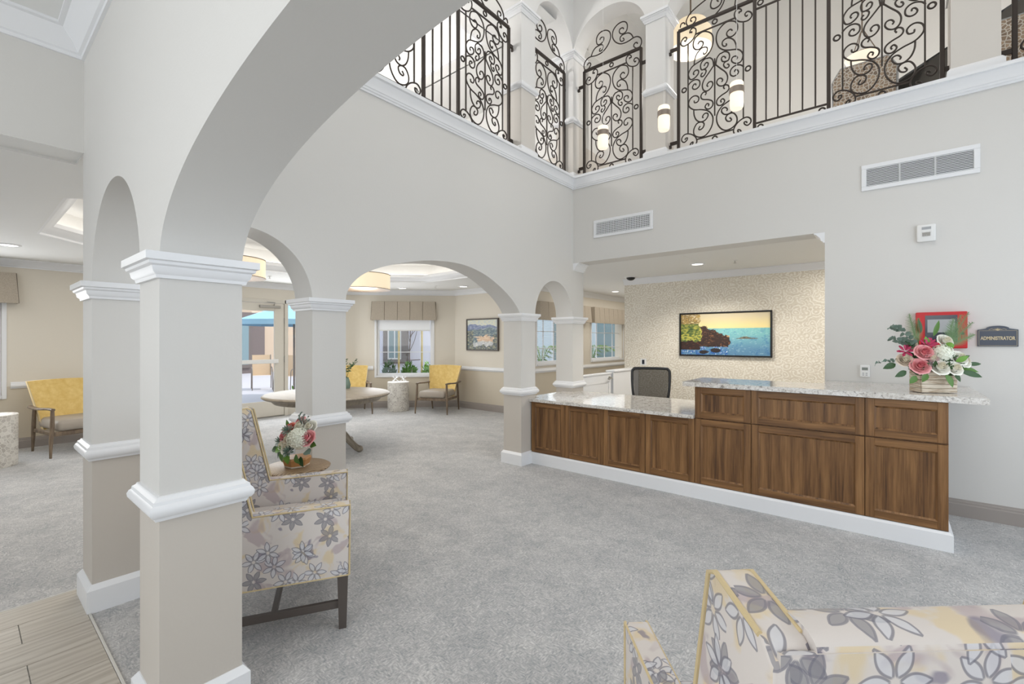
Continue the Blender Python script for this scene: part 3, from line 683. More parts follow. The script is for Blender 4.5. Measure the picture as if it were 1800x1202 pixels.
# ------------------------------------------------------------------ wrought-iron grilles of the balcony
GW, GH = .82, 1.45
SCROLLS = {
    'top': [(0.596,1.207),(0.577,1.23),(0.552,1.223),(0.536,1.2),(0.546,1.167),(0.577,1.145),(0.618,1.154),(0.646,1.192),(0.648,1.245),(0.628,1.291),(0.587,1.317),(0.536,1.328),(0.484,1.304),(0.442,1.26),(0.426,1.202),(0.432,1.14),(0.458,1.076),(0.505,1.029),(0.557,1.006),(0.638,0.982),(0.678,0.953),(0.703,0.905),(0.698,0.859),(0.678,0.827),(0.638,0.826),(0.598,0.855),(0.587,0.887),(0.603,0.911),(0.633,0.909),(0.648,0.886),(0.638,0.87)],
    'topb': [(0.638,0.983),(0.633,1.037),(0.608,1.1),(0.557,1.143),(0.515,1.142),(0.492,1.123),(0.492,1.091),(0.51,1.067),(0.534,1.068),(0.531,1.089)],
    'heart': [(0.421,0.884),(0.432,0.96),(0.463,0.998),(0.484,1.002),(0.515,1.006),(0.552,0.983),(0.567,0.944),(0.557,0.898),(0.531,0.891),(0.495,0.903),(0.481,0.938),(0.495,0.957),(0.515,0.95),(0.526,0.929)],
    'hook': [(0.531,0.891),(0.51,0.878),(0.505,0.855),(0.521,0.825),(0.544,0.812),(0.562,0.826),(0.554,0.85),(0.541,0.853)],
    'tear': [(0.421,0.894),(0.474,0.831),(0.526,0.77),(0.546,0.714),(0.536,0.658),(0.5,0.63),(0.458,0.643),(0.432,0.682),(0.442,0.718),(0.474,0.723),(0.495,0.696),(0.484,0.677)],
    'outer': [(0.713,0.757),(0.688,0.788),(0.648,0.806),(0.608,0.801),(0.577,0.772),(0.577,0.723),(0.608,0.696),(0.643,0.701),(0.658,0.726),(0.643,0.755),(0.623,0.757),(0.618,0.739)],
    'ess': [(0.515,0.588),(0.503,0.612),(0.524,0.629),(0.552,0.614),(0.562,0.581),(0.541,0.549),(0.484,0.527),(0.442,0.5),(0.429,0.464),(0.442,0.43),(0.474,0.416),(0.505,0.432),(0.515,0.458),(0.495,0.484),(0.474,0.47),(0.481,0.449)],
    'low': [(0.638,0.565),(0.633,0.54),(0.598,0.541),(0.585,0.579),(0.608,0.611),(0.648,0.62),(0.688,0.595),(0.703,0.547),(0.688,0.503),(0.638,0.46),(0.557,0.436),(0.484,0.398),(0.442,0.341),(0.429,0.285),(0.442,0.212),(0.484,0.146),(0.536,0.118),(0.598,0.131),(0.638,0.169),(0.643,0.226),(0.618,0.277),(0.587,0.295),(0.546,0.287),(0.526,0.258),(0.541,0.22),(0.572,0.207),(0.587,0.222),(0.569,0.248)],
    'lowb': [(0.643,0.454),(0.638,0.392),(0.613,0.332),(0.567,0.296),(0.515,0.301),(0.484,0.339),(0.489,0.372),(0.521,0.378),(0.544,0.351),(0.536,0.334)],
    'cornb': [(0.673,0.05),(0.655,0.066),(0.653,0.088),(0.676,0.078),(0.686,0.045),(0.663,0.027),(0.623,0.047),(0.608,0.09),(0.628,0.143),(0.678,0.187),(0.738,0.202),(0.777,0.175),(0.782,0.135),(0.753,0.11),(0.723,0.127),(0.716,0.153),(0.738,0.152),(0.743,0.136)],
    'cornt': [(0.666,1.368),(0.666,1.383),(0.688,1.379),(0.681,1.406),(0.653,1.422),(0.623,1.4),(0.618,1.354),(0.648,1.293),(0.698,1.259),(0.758,1.25),(0.792,1.284),(0.782,1.326),(0.748,1.35),(0.723,1.331),(0.738,1.301),(0.75,1.312)]}
CREST = {
    'a': [(0.582,1.788),(0.567,1.81),(0.531,1.806),(0.521,1.776),(0.541,1.743),(0.582,1.729),(0.618,1.743),(0.633,1.785),(0.628,1.836),(0.598,1.874),(0.546,1.89),(0.484,1.876),(0.437,1.833),(0.423,1.77),(0.437,1.714),(0.474,1.659),(0.536,1.614),(0.598,1.601),(0.658,1.604),(0.718,1.617),(0.768,1.611),(0.811,1.576),(0.826,1.527),(0.816,1.484),(0.787,1.463),(0.748,1.474),(0.72,1.51),(0.733,1.538),(0.758,1.542),(0.772,1.521)],
    'b': [(0.713,1.622),(0.688,1.673),(0.648,1.708),(0.598,1.718),(0.552,1.713),(0.531,1.683),(0.546,1.642),(0.582,1.637),(0.587,1.654),(0.572,1.675)]}
IR = .0078
def scroll_mesh(pts, mirror):
    q = [((2 * .41 - x) if mirror else x, 0, z) for x, z in pts]
    return MB().tube(spline(q, 4), IR, 6).mesh('scroll', 'iron')
def bar_mesh(a, c, r=.0065): return MB().box(min(a[0], c[0]) - r, max(a[0], c[0]) + r, -r, r, min(a[1], c[1]) - r, max(a[1], c[1]) + r).mesh('bar', 'iron')
def ring_mesh(x, z, r=.026): return MB().tube([(x + r * math.cos(a * PI / 8), 0, z + r * math.sin(a * PI / 8)) for a in range(16)], .0085, 6, closed=True).mesh('ring', 'iron')
SM = [scroll_mesh(p, mi) for p in SCROLLS.values() for mi in (0, 1)]
CM = [scroll_mesh(p, mi) for p in CREST.values() for mi in (0, 1)]
RM = [ring_mesh(.066, .727), ring_mesh(.754, .727), ring_mesh(.41, .060), ring_mesh(.41, 1.390)]
BM_ = [bar_mesh((.112, .20), (.112, 1.25)), bar_mesh((.708, .20), (.708, 1.25)), bar_mesh((.212, .104), (.608, .104)), bar_mesh((.202, 1.335), (.618, 1.335)), bar_mesh((.41, .327), (.41, .963))]
def grille_panel(root, x0):
    """one scroll-work panel, its left edge at local x0"""
    for nm, ms in (('scroll', SM), ('ring', RM), ('bar', BM_)):
        for me in ms: link(nm, me, root, (x0, 0, 0))
def post(root, x, z0=0.0, z1=GH): MB().box(x - .016, x + .016, -.016, .016, z0, z1, b=.003).build('post', 'iron', root)
def hrail(root, xa, xb, z): MB().box(xa, xb, -.016, .016, z - .016, z + .016, b=.003).build('rail', 'iron', root)
def bracket(root, xa, xb, z): MB().box(min(xa, xb), max(xa, xb), -.008, .008, z - .02, z + .02).box(xb - .016, xb + .016, -.012, .012, z - .05, z - .016).build('bracket', 'iron', root)
def small_grille(label, loc, rz, gap):
    g = thing('balcony_grille', label, 'grille', loc, rz, 'wrought-iron grilles in the balcony arches')
    grille_panel(g, 0); post(g, .0); post(g, GW); hrail(g, 0, GW, .0); hrail(g, 0, GW, GH)
    for me in CM: link('crest_scroll', me, g)
    for z in (.13, 1.25): bracket(g, -.012, -gap, z); bracket(g, GW + .012, GW + gap, z)
    return g
def large_grille(label, loc, rz, gap, nbars, full=True, mid=.66):
    g = thing('balcony_grille', label, 'grille', loc, rz, 'wrought-iron grilles in the balcony arches')
    L = 2 * GW + mid
    grille_panel(g, 0)
    for x in (0, GW): post(g, x)
    hrail(g, 0, L if full else GW + mid, .0); hrail(g, 0, L if full else GW + mid, GH)
    for z in (.105, 1.335): MB().box(GW, GW + mid, -.008, .008, z - .008, z + .008).build('bar', 'iron', g)
    for i in range(nbars):
        x = GW + mid * (i + 1) / (nbars + 1); MB().box(x - .007, x + .007, -.007, .007, .105, 1.335).build('baluster', 'iron', g)
    for x in (GW + .055, GW + mid - .055):
        for z in (.055, 1.39): link('ring', RM[0], g, (x - .066, 0, z - .727))
    if full:
        grille_panel(g, GW + mid)
        for x in (GW + mid, L): post(g, x)
    cl = [(.02, 1.49), (.03, 1.525), (.06, 1.53), (.075, 1.505)], [(.155, 1.505), (.14, 1.52), (.15, 1.545), (.19, 1.54), (.20, 1.50), (.165, 1.468), (.11, 1.47), (.09, 1.53), (.13, 1.60), (.22, 1.65), (.36, 1.70), (.50, 1.75), (.62, 1.80), (.74, 1.88), (.82, 1.97)], [(.45, 1.60), (.435, 1.62), (.46, 1.635), (.485, 1.60), (.46, 1.55), (.40, 1.54), (.365, 1.58), (.38, 1.65), (.44, 1.69), (.50, 1.65), (.51, 1.58), (.47, 1.51), (.42, 1.47)], [(.62, 1.47), (.64, 1.58), (.70, 1.70), (.80, 1.82)]
    for p in cl:
        for mi in ((0, 1) if full else (0,)):
            q = [((L - x) if mi else x, 0, z) for x, z in p]
            MB().tube(spline(q, 4), IR, 6).build('crest_scroll', 'iron', g)
    for z in (.13, 1.25):
        bracket(g, -.012, -gap, z)
        if full: bracket(g, L + .012, L + gap, z)
    return g
GZ = 3.705
small_grille('small crested iron scroll grille in the balcony arch just right of the corner', (-3.24, 5.49, GZ), 0, .085)
large_grille('long iron grille of scrolls and plain bars over the desk wall', (-1.95, 5.49, GZ), 0, .10, 5)
large_grille('iron grille cut by the upper right edge of the photo', (.782, 5.49, GZ), 0, .08, 5, full=False)
small_grille('small crested iron scroll grille in the balcony arch just left of the corner', (-3.47, 4.515, GZ), PI / 2, .025)
large_grille('long iron grille above the arched wall, partly hidden by the great arch', (-3.47, 2.047, GZ), PI / 2, .07, 3, mid=.46)

# ------------------------------------------------------------------ pendants over the desk
for i, (x, nm) in enumerate(((-2.626, 'glass cylinder pendant seen through the small grille, farthest left'), (-1.892, 'middle glass cylinder pendant, hanging before the white balcony column'), (-1.164, 'glass cylinder pendant before the long grille, farthest right'))):
    if i == 0:
        pend0 = p = thing('pendant_lamp', nm, 'lamp', (x, 4.88, 3.74), 0, 'glass pendants over the desk')
        MB().lathe([(.01, .0), (.05, .002), (.058, .015), (.062, .05), (.062, .155)], 24).build('glass_shade', 'glow', p)
        MB().lathe([(.062, .20), (.062, .25), (.055, .262), (.012, .264)], 24).build('glass_top', 'glow', p)
        MB().lathe([(.064, .152), (.068, .154), (.068, .208), (.064, .21)], 24).build('metal_band', 'bronze', p)
        MB().tube([(0, 0, .26), (0, 0, 2.96)], .0022, 6).build('cable', 'white_plastic', p)
        MB().lathe([(.0, 2.93), (.06, 2.935), (.06, 2.96), (0, 2.96)], 20).build('ceiling_cup', 'steel', p)
    else: p = copy_thing(pend0, nm, (x, 4.88, 3.74), 0)

# ------------------------------------------------------------------ reception desk
desk = thing('reception_desk', 'walnut reception desk of framed panels on a white plinth', 'desk', (0, 0, 0))
XS = [-3.327, -2.85, -2.368, -1.898, -1.413, -.935, -.15, .315]
b = MB(); b.mould([(-3.327, 4.80), (-3.327, 4.41), (.315, 4.41), (.315, 4.80)], [(0, 0), (.024, 0), (.024, .118), (.005, .135), (0, .135)], side=-1); b.box(-3.327, .315, 4.41, 4.80, 0, .13); b.build('plinth', 'trim', desk)
b = MB(); b.box(-3.327, -1.413, 4.425, 4.80, .13, .74); b.box(-1.413, .315, 4.425, 4.80, .13, 1.04); b.build('carcass', 'walnut', desk)
def desk_panel(x0, x1, z0, z1):
    g = .002; x0 += g; x1 -= g; z0 += g; z1 -= g; w = .056; y0, y1 = 4.40, 4.425
    p = MB().box(x0 + w - .002, x1 - w + .002, y0 + .013, y1 - .002, z0 + w - .002, z1 - w + .002).build('front_panel', 'walnut', desk)
    for xa in (x0, x1 - w): MB().box(xa, xa + w, y0, y1, z0, z1, b=.0015).build('stile', 'walnut', p)
    for za in (z0, z1 - w): MB().box(x0 + w, x1 - w, y0, y1, za, za + w, b=.0015).build('rail', 'walnut_h', p)
    MB().add(*bead(x0 + w, x1 - w, z0 + w, z1 - w, y0)).build('bead', 'walnut', p)
def bead(xa, xb, za, zb, y):
    d = .011; V = []
    for (o, yy) in ((0, y + .001), (d, y + .012)):
        V += [(xa + o, yy, za + o), (xb - o, yy, za + o), (xb - o, yy, zb - o), (xa + o, yy, zb - o)]
    return V, [(i, (i + 1) % 4, 4 + (i + 1) % 4, 4 + i) for i in range(4)]
for i in range(4): desk_panel(XS[i], XS[i + 1], .138, .738)
for i in range(4, 7): desk_panel(XS[i], XS[i + 1], .138, .742); desk_panel(XS[i], XS[i + 1], .748, 1.038)
b = MB(); b.prism([(-3.336, 4.362), (-1.416, 4.362), (-1.416, 5.47), (-3.30, 5.47), (-3.30, 5.33), (-3.46, 5.33), (-3.46, 4.53), (-3.30, 4.53), (-3.30, 4.50), (-3.336, 4.50)], .742, .775)
tag(b.build('low_countertop', 'quartz'), 'low speckled quartz worktop at the left end of the desk', 'countertop')
b = MB(); b.prism([(-1.513, 4.362), (.51, 4.362), (.51, 5.352), (-.47, 5.352), (-.47, 4.97), (-1.513, 4.97)], 1.042, 1.084)
tag(b.build('high_countertop', 'quartz'), 'raised quartz transaction top carrying the rose box', 'countertop')

# office chair behind the desk
oc_ = thing('office_chair', 'black mesh-back office chair behind the low worktop', 'chair', (-2.50, 5.98, 0), math.radians(22))
b = MB(); P = [(-.20, .0, .60), (-.235, .015, .80), (-.245, .03, 1.02), (-.225, .035, 1.075), (-.17, .036, 1.09), (.17, .036, 1.09), (.225, .035, 1.075), (.245, .03, 1.02), (.235, .015, .80), (.20, .0, .60), (.15, -.005, .575), (-.15, -.005, .575)]
b.tube(spline(P, 4, True), .019, 8, closed=True).build('back_frame', 'black', oc_)
MB().grid(lambda u, v: ((u - .5) * (.39 + .09 * v), .0 + .032 * v + .012 * math.sin(PI * u), .585 + .50 * v), 10, 8).build('mesh_back', 'chairmesh', oc_)
MB().box(-.25, .25, -.50, -.02, .45, .53, b=.03, seg=2).build('seat', 'black', oc_)
MB().tube([(0, .0, .60), (0, .03, .48), (0, -.2, .42)], .02, 8).build('back_bracket', 'black', oc_)
MB().tube([(0, -.25, .12), (0, -.25, .45)], .027, 12).build('gas_column', 'black', oc_)
for k in range(5):
    a = 2 * PI * k / 5 + .3; c, s = math.cos(a), math.sin(a)
    l = MB().tube([(0, -.25, .13), (.29 * c, -.25 + .29 * s, .075)], [.026, .016], 8).build('base_arm', 'black', oc_)
    MB().ball((.30 * c, -.25 + .30 * s, .032), (.026, .026, .032)).build('caster', 'black', l)

# half-height gate between reception and lounge
gt = thing('half_gate', 'white half-height gate with a lever handle behind the desk', 'gate', (-3.5, 5.64, 0))
MB().box(-.02, .02, .0, 1.08, .02, .93).build('gate_panel', 'trim', gt)
MB().box(-.045, .045, -.0, 1.08, .93, .955, b=.006).build('shelf_cap', 'trim', gt)
b = MB()
for (y0, y1) in ((.08, .50), (.56, .98)): b.add(*[[(.0205, y, z) for y, z in ((y0, .2), (y1, .2), (y1, .78), (y0, .78))], [(0, 1, 2, 3)]])
b = MB().box(.02, .028, .0, 1.08, .80, .93).box(.02, .028, .0, 1.08, .02, .16).box(.02, .028, 0, .08, .16, .80).box(.02, .028, 1.0, 1.08, .16, .80)
b.build('gate_frame', 'trim', gt)
h = MB().tube([(.02, 1.02, .868), (.075, 1.02, .868)], .011, 10).tube([(.072, 1.03, .868), (.072, .90, .862)], .010, 10).build('lever', 'steel', gt)
MB().lathe([(0, 0), (.03, 0), (.03, .01), (0, .012)], 18, xf=T((.028, 1.02, .868)) @ RY(PI / 2)).build('rose_plate', 'steel', h)
hw = thing('half_wall', 'low white partition wall beside the half gate', 'partition', (-3.5, 6.74, 0))
MB().box(-.06, .06, 0, .95, 0, .955).build('panel', 'trim', hw); MB().box(-.085, .085, 0, .955, .955, .985, b=.008).build('cap', 'trim', hw)

# ------------------------------------------------------------------ things on the desk wall
def vent(label, x0, x1, z0, z1, cols, slats, vert):
    v = thing('wall_vent', label, 'vent', ((x0 + x1) / 2, YB, (z0 + z1) / 2)); w, h = (x1 - x0) / 2, (z1 - z0) / 2; f = .038
    MB().box(-w, w, -.012, 0, h - f, h, b=.003).box(-w, w, -.012, 0, -h, -h + f, b=.003).box(-w, -w + f, -.012, 0, -h + f, h - f, b=.003).box(w - f, w, -.012, 0, -h + f, h - f, b=.003).build('frame', 'trim', v)
    MB().box(-w + f, w - f, -.002, -.0005, -h + f, h - f).build('backing', 'darkgrille', v)
    iw = 2 * (w - f)
    for c in range(cols - 1):
        x = -w + f + iw * (c + 1) / cols; MB().box(x - .006, x + .006, -.011, -.002, -h + f, h - f).build('divider', 'trim', v)
    b = MB()
    for k in range(slats):
        z = -h + f + 2 * (h - f) * (k + .5) / slats
        b.add([(-w + f, -.010, z - .0035), (w - f, -.010, z - .0035), (w - f, -.003, z + .0055), (-w + f, -.003, z + .0055)], [(0, 1, 2, 3)])
        b.box(-w + f, w - f, -.011, -.009, z - .0045, z - .0005)
    tag(b.build('slats', 'trim', v, angle=None), kind='stuff')
    if vert:
        b = MB()
        for k in range(vert):
            x = -w + f + iw * (k + .5) / vert; b.box(x - .0035, x + .0035, -.010, -.002, -h + f, h - f)
        tag(b.build('blades', 'trim', v), kind='stuff')
vent('small white grid vent above the reception opening', -3.018, -2.211, 2.815, 3.045, 1, 7, 34)
vent('wide white louvred vent on the right part of the desk wall', -.208, .57, 2.852, 3.09, 3, 12, 0)

al = thing('fire_alarm', 'white strobe fire alarm above the flower box', 'alarm', (.24, YB, 2.40))
MB().box(-.062, .062, -.03, 0, -.075, .075, b=.012, seg=2).build('housing', 'white_plastic', al)
MB().box(-.034, .034, -.048, -.028, -.035, .012, b=.01, seg=2).build('strobe_lens', 'glass', al)
MB().box(-.026, .026, -.034, -.03, -.028, .004).build('reflector', 'steel', al)
MB().box(-.03, .03, -.033, -.03, .03, .052).build('label_plate', 'grey_plastic', al)

rb = thing('fire_panel_box', 'red metal fire panel box behind the rose arrangement', 'fire panel', (.33, YB, 1.559))
MB().box(-.16, .16, -.07, 0, -.153, .153, b=.005).build('case', 'red_enamel', rb)
MB().box(-.10, .10, -.072, -.068, -.10, .125).build('window_pane', 'screen_dark', rb)
MB().box(-.085, .085, -.0735, -.071, -.02, .09).build('display', 'grey_plastic', rb)
MB().lathe([(0, 0), (.012, 0), (.012, .006), (0, .006)], 16, xf=T((.13, -.07, -.03)) @ RX(PI / 2)).build('lock', 'black', rb)

pl = thing('name_plaque', 'slate ADMINISTRATOR plaque with an arched top and gold letters', 'sign', (.668, YB, 1.50))
pts = [(-.1145, -.077), (.1145, -.077), (.1145, .058)] + [(.065 * math.cos(a * PI / 16), .068 + .022 * math.sin(a * PI / 16)) for a in range(0, 17)] + [(-.1145, .058)]
MB().prism(pts, -.012, 0, 'y').build('plate', 'plaque', pl)
b = MB(); t = .0016
for (xa, xb, za, zb) in ((-.107, .107, -.071, -.071 + t), (-.107, .107, .050, .050 + t), (-.107, -.107 + t, -.071, .05), (.107 - t, .107, -.071, .05)): b.box(xa, xb, -.0135, -.012, za, zb)
b.build('border', 'gold', pl)
b = MB()
for k in range(-3, 4): b.tube([(0, -.0128, .052), (k * .007, -.0128, .072 - abs(k) * .003)], .0016, 5)
for sgn in (-1, 1): b.tube([(sgn * .02, -.0128, .058), (sgn * .034, -.0128, .066), (sgn * .05, -.0128, .058)], .0013, 5)
b.build('ornament', 'gold', pl)
tc = bpy.data.curves.new('lettering', 'FONT'); tc.body = 'ADMINISTRATOR'; tc.size = .039; tc.align_x = 'CENTER'; tc.align_y = 'CENTER'; tc.extrude = .0008; tc.offset = .0012
to = bpy.data.objects.new('lettering', tc); COL.objects.link(to); bpy.context.view_layer.update()
tm = bpy.data.meshes.new_from_object(to.evaluated_get(bpy.context.evaluated_depsgraph_get())); bpy.data.objects.remove(to)
tm.materials.clear(); tm.materials.append(M['gold']); tw = max(v.co.x for v in tm.vertices) - min(v.co.x for v in tm.vertices)
lt = link('lettering', tm, pl, (0, -.0128, -.012), (PI / 2, 0, 0)); lt.scale = (.196 / tw, 1, 1)

ts = thing('thermostat', 'small white thermostat with a display left of the flower box', 'thermostat', (-.181, YB, 1.188))
MB().box(-.037, .037, -.022, 0, -.056, .056, b=.006).build('housing', 'white_plastic', ts)
MB().box(-.022, .022, -.0235, -.021, .008, .034).build('display', 'lcd', ts)
for x in (-.012, .012):
    for z in (-.02, -.036): MB().box(x - .007, x + .007, -.024, -.021, z - .004, z + .004).build('button', 'grey_plastic', ts)
sw = thing('wall_switch', 'small wall switch on the leaf wallpaper beside the office chair', 'switch', (-3.352, 7.70, 1.09))
MB().box(-.055, .055, -.008, 0, -.06, .06, b=.003).build('plate', 'white_plastic', sw); MB().box(-.022, .022, -.013, -.007, -.038, .038).build('rocker', 'screen_dark', sw)

# ------------------------------------------------------------------ framed pictures (flat print as point colours on a canvas)
def canvas(name, w, h, nu, nv, fn, parent):
    b = MB(); b.grid(lambda u, v: ((u - .5) * w, -.03, (v - .5) * h), nu, nv)
    me = b.mesh(name, 'vcol', angle=None)
    ca = me.color_attributes.new('Col', 'FLOAT_COLOR', 'POINT'); buf = []
    for j in range(nv + 1):
        for i in range(nu + 1):
            c = fn(i / nu, j / nv); buf += [lin(min(255, max(0, c[0]))), lin(min(255, max(0, c[1]))), lin(min(255, max(0, c[2]))), 1.0]
    ca.data.foreach_set('color', buf)
    return link(name, me, parent)
def fbm(x, y, s=1.0, o=4, seed=0.0): return mnoise.fractal(Vector((x * s + seed, y * s, seed * 1.7)), 1.0, 2.0, o) * .5
def mixc(a, b, t): t = min(1, max(0, t)); return tuple(p + (q - p) * t for p, q in zip(a, b))
def smooth(a, b, x): t = min(1, max(0, (x - a) / (b - a))); return t * t * (3 - 2 * t)
def seascape(u, v):
    n = fbm(u * 2.2, v, 6, 4); n2 = fbm(u * 2.2, v * 3, 16, 3, 5.0); n3 = fbm(u * 2.2, v, 30, 2, 9.0)
    c = mixc((240, 222, 158), (222, 208, 176), smooth(.64, 1.0, v) + n * .2)                       # evening sky
    if v < .645:
        c = mixc((96, 142, 176), (132, 196, 196), smooth(.05, .62, v)); c = mixc(c, (206, 226, 224), smooth(.16, .4, n2) * .55)
        c = mixc(c, (58, 112, 168), smooth(.12, .38, n3 + n) * .6 * (1 - v))
        if u < .55 and v < .3: c = mixc(c, (40, 96, 176), smooth(.0, .25, n2 + .08)); c = mixc(c, (222, 232, 238), smooth(.2, .36, n3 + n2 * .6))
    isl = .40 + .045 * math.exp(-((u - .74) / .06) ** 2) + n * .015
    if .64 < u < .87 and .385 < v < isl: c = mixc((92, 92, 84), (140, 128, 104), smooth(-.2, .3, n3))
    if .44 < u < .57 and .43 < v < .47 + n * .03: c = mixc((214, 180, 132), (150, 112, 80), smooth(-.2, .3, n3))
    top = .70 - .9 * max(0, u - .27) - .25 * max(0, .24 - u) + n * .14 + n2 * .05
    bot = .20 + .05 * n
    if .16 < u < .57 + n * .05 and bot < v < top: c = mixc((58, 40, 34), (150, 104, 70), smooth(.05, .45, n2 + n * .5)); c = mixc(c, (34, 28, 32), smooth(.0, .4, n3) * .6)
    if u < .24 + n * .1 and .12 < v < .34 + n * .1: c = mixc((52, 34, 30), (120, 62, 40), smooth(.05, .4, n2))
    for cx, cy, rx, ry in ((.28, .07, .06, .045), (.41, .115, .055, .05)):
        if ((u - cx) / rx) ** 2 + ((v - cy) / ry) ** 2 < 1 + n * 1.2: c = (44, 36, 38)
    if u < .235 + n * .08 and .33 + n * .1 < v: 
        k = smooth(-.3, .35, n2 + n * .5)
        c = mixc((62, 88, 48), (196, 188, 84), k) if v < .76 else mixc(c, mixc((110, 92, 62), (196, 164, 96), k), smooth(-.10, .06, n2 + .14 - (u - .12) * .7))
        if v < .5: c = mixc(c, (232, 226, 120), smooth(.05, .35, n3) * .6)
    return c
def landscape(u, v):
    n = fbm(u, v, 5, 4, 2.0); n2 = fbm(u, v * 1.6, 14, 3, 7.0); n3 = fbm(u, v * 2, 26, 2, 3.0)
    c = mixc((226, 226, 206), (206, 214, 214), smooth(-.2, .3, n2))
    r1 = .86 - .12 * abs(u - .3) + n * .10
    if v < r1: c = mixc((124, 136, 172), (162, 172, 192), smooth(-.25, .3, n2))
    if v < .74 + n * .14 and u > .45: c = mixc((140, 156, 172), (176, 184, 188), smooth(-.2, .3, n2))
    if v < .68 + n * .12: c = mixc((106, 124, 138), (156, 168, 160), smooth(-.2, .3, n2))
    hill = smooth(.0, .07, .52 + n * .22 + n2 * .12 - abs(u - .62) * .35 - v) * smooth(.0, .10, u - .25 + n * .3 + n2 * .15)
    if v < .62: c = mixc(c, mixc((218, 186, 156), (236, 214, 190), smooth(-.2, .25, n2)), hill)
    c = mixc(c, mixc(mixc((196, 198, 198), (228, 228, 222), smooth(-.15, .3, n2)), (170, 176, 200), smooth(.1, .35, n3)), smooth(.0, .06, .30 + n * .10 + n2 * .1 - v))
    if (u < .3 - v * .25 + n * .2 and v < .62) or (v < .14 + n * .2) or (u > .86 + n * .2 and v < .5): c = mixc((96, 106, 112), (170, 168, 140), smooth(-.2, .3, n2 + n3 * .5))
    return mixc(c, (240, 236, 226), smooth(.22, .4, n3) * .5)
def picture(label, loc, rz, w, h, fn, nu, nv, frame_m, t):
    p = thing('framed_picture', label, 'picture', loc, rz)
    b = MB(); d = .045
    b.box(-w / 2, w / 2, -d, 0, h / 2 - t, h / 2, b=.003).box(-w / 2, w / 2, -d, 0, -h / 2, -h / 2 + t, b=.003).box(-w / 2, -w / 2 + t, -d, 0, -h / 2 + t, h / 2 - t).box(w / 2 - t, w / 2, -d, 0, -h / 2 + t, h / 2 - t)
    b.build('frame', frame_m, p); canvas('canvas', w - 2 * t - .004, h - 2 * t - .004, nu, nv, fn, p)
picture('wide seascape of sunlit rocks in a thin black frame on the wallpaper', (-2.026, 7.70, 1.566), 0, 1.36, .705, seascape, 260, 130, 'black', .022)
picture('square landscape painting in a dark frame on the lounge wall', (-6.605, 7.05, 1.588), 0, .91, .675, landscape, 120, 110, 'darkwood', .024)

# ------------------------------------------------------------------ patterned wing chairs (local x right, y forward, front edge at y = 0)
def wing_chair(label, loc, rz):
    ch = thing('wing_chair', label, 'chair', loc, rz, 'floral wing chairs')
    prof = [(0, .275), (.004, .64), (-.44, .635), (-.535, 1.062), (-.56, 1.072), (-.70, 1.045), (-.725, 1.02), (-.70, .275)]
    w, tk = .345, .068
    for sgn in (1, -1):
        xo, xi = sgn * w, sgn * (w - tk)
        bm = bmesh.new()
        lo = [bm.verts.new((xo, y, z)) for y, z in prof]; li = [bm.verts.new((xi, y, z)) for y, z in prof]
        bm.faces.new(lo); bm.faces.new(li[::-1])
        for i in range(len(prof)): bm.faces.new((lo[i], lo[(i + 1) % 8], li[(i + 1) % 8], li[i]))
        bmesh.ops.recalc_face_normals(bm, faces=bm.faces); bmesh.ops.bevel(bm, geom=bm.edges[:], offset=.008, segments=2, profile=.5, affect='EDGES')
        side = MB().addbm(bm).build('side_panel', 'floral', ch, angle=50)
        edge = [(0.002, .28), (.006, .634), (-.434, .629)] + [(-.530, 1.056), (-.556, 1.068), (-.69, 1.045)]
        for x in (xo - sgn * .002, xi + sgn * .002):
            b = MB(); b.tube([(x, y, z) for y, z in edge], .0052, 6).build('piping', 'piping', side)
        MB().tube([(xo - sgn * .002, y, z) for y, z in ((0, .279), (-.70, .279))], .0045, 6).build('piping', 'piping', side)
    bw = w - tk + .002
    def backsec(y0, y1, z0, z1, yt0, yt1):                          # recline and a rounded top
        r = (yt1 - yt0) / 2
        return [(y0, z0), (y1, z0)] + [(yt1 - r + r * math.cos(a * PI / 10), z1 - .020 + .020 * math.sin(a * PI / 10)) for a in range(11)]
    MB().prism(backsec(-.712, -.60, .275, 1.058, -.722, -.63), -bw, bw, 'x').build('backrest', 'floral', ch, angle=60)
    MB().prism([(-.7245, 1.037), (-.716, .275), (-.708, .275), (-.716, 1.037)], -w + .012, w - .012, 'x').build('back_panel', 'floral', ch)
    MB().box(-bw, bw, -.66, .0, .275, .36, b=.01).build('seat_frame', 'floral', ch)
    MB().box(-bw + .004, bw - .004, -.60, -.01, .36, .485, b=.035, seg=3).build('seat_cushion', 'floral', ch, angle=60)
    for sx in (-1, 1):
        for y in (-.03, -.67):
            b = MB(); a, c = .026, .018; x = sx * (w - .035)
            V = [(x + p * a, y + q * a, .277) for p, q in ((-1, -1), (1, -1), (1, 1), (-1, 1))] + [(x + p * c, y + q * c, 0) for p, q in ((-1, -1), (1, -1), (1, 1), (-1, 1))]
            b.add(V, [(0, 1, 2, 3), (7, 6, 5, 4)] + [(i, i + 4, (i + 1) % 4 + 4, (i + 1) % 4) for i in range(4)]).build('leg', 'darkwood', ch)
        MB().box(sx * (w - .035) - .012, sx * (w - .035) + .012, -.65, -.05, .105, .142, b=.002).build('stretcher', 'darkwood', ch)
    MB().box(-w + .04, w - .04, -.36, -.335, .105, .142, b=.002).build('stretcher', 'darkwood', ch)
    return ch
wing0 = wing_chair('floral wing chair behind the nearest column, facing the desk', (-2.43, 1.446, 0), math.radians(-29.5))
copy_thing(wing0, 'floral wing chair seen from behind in the lower right corner', (-.348, 1.492, 0), math.radians(41.5))

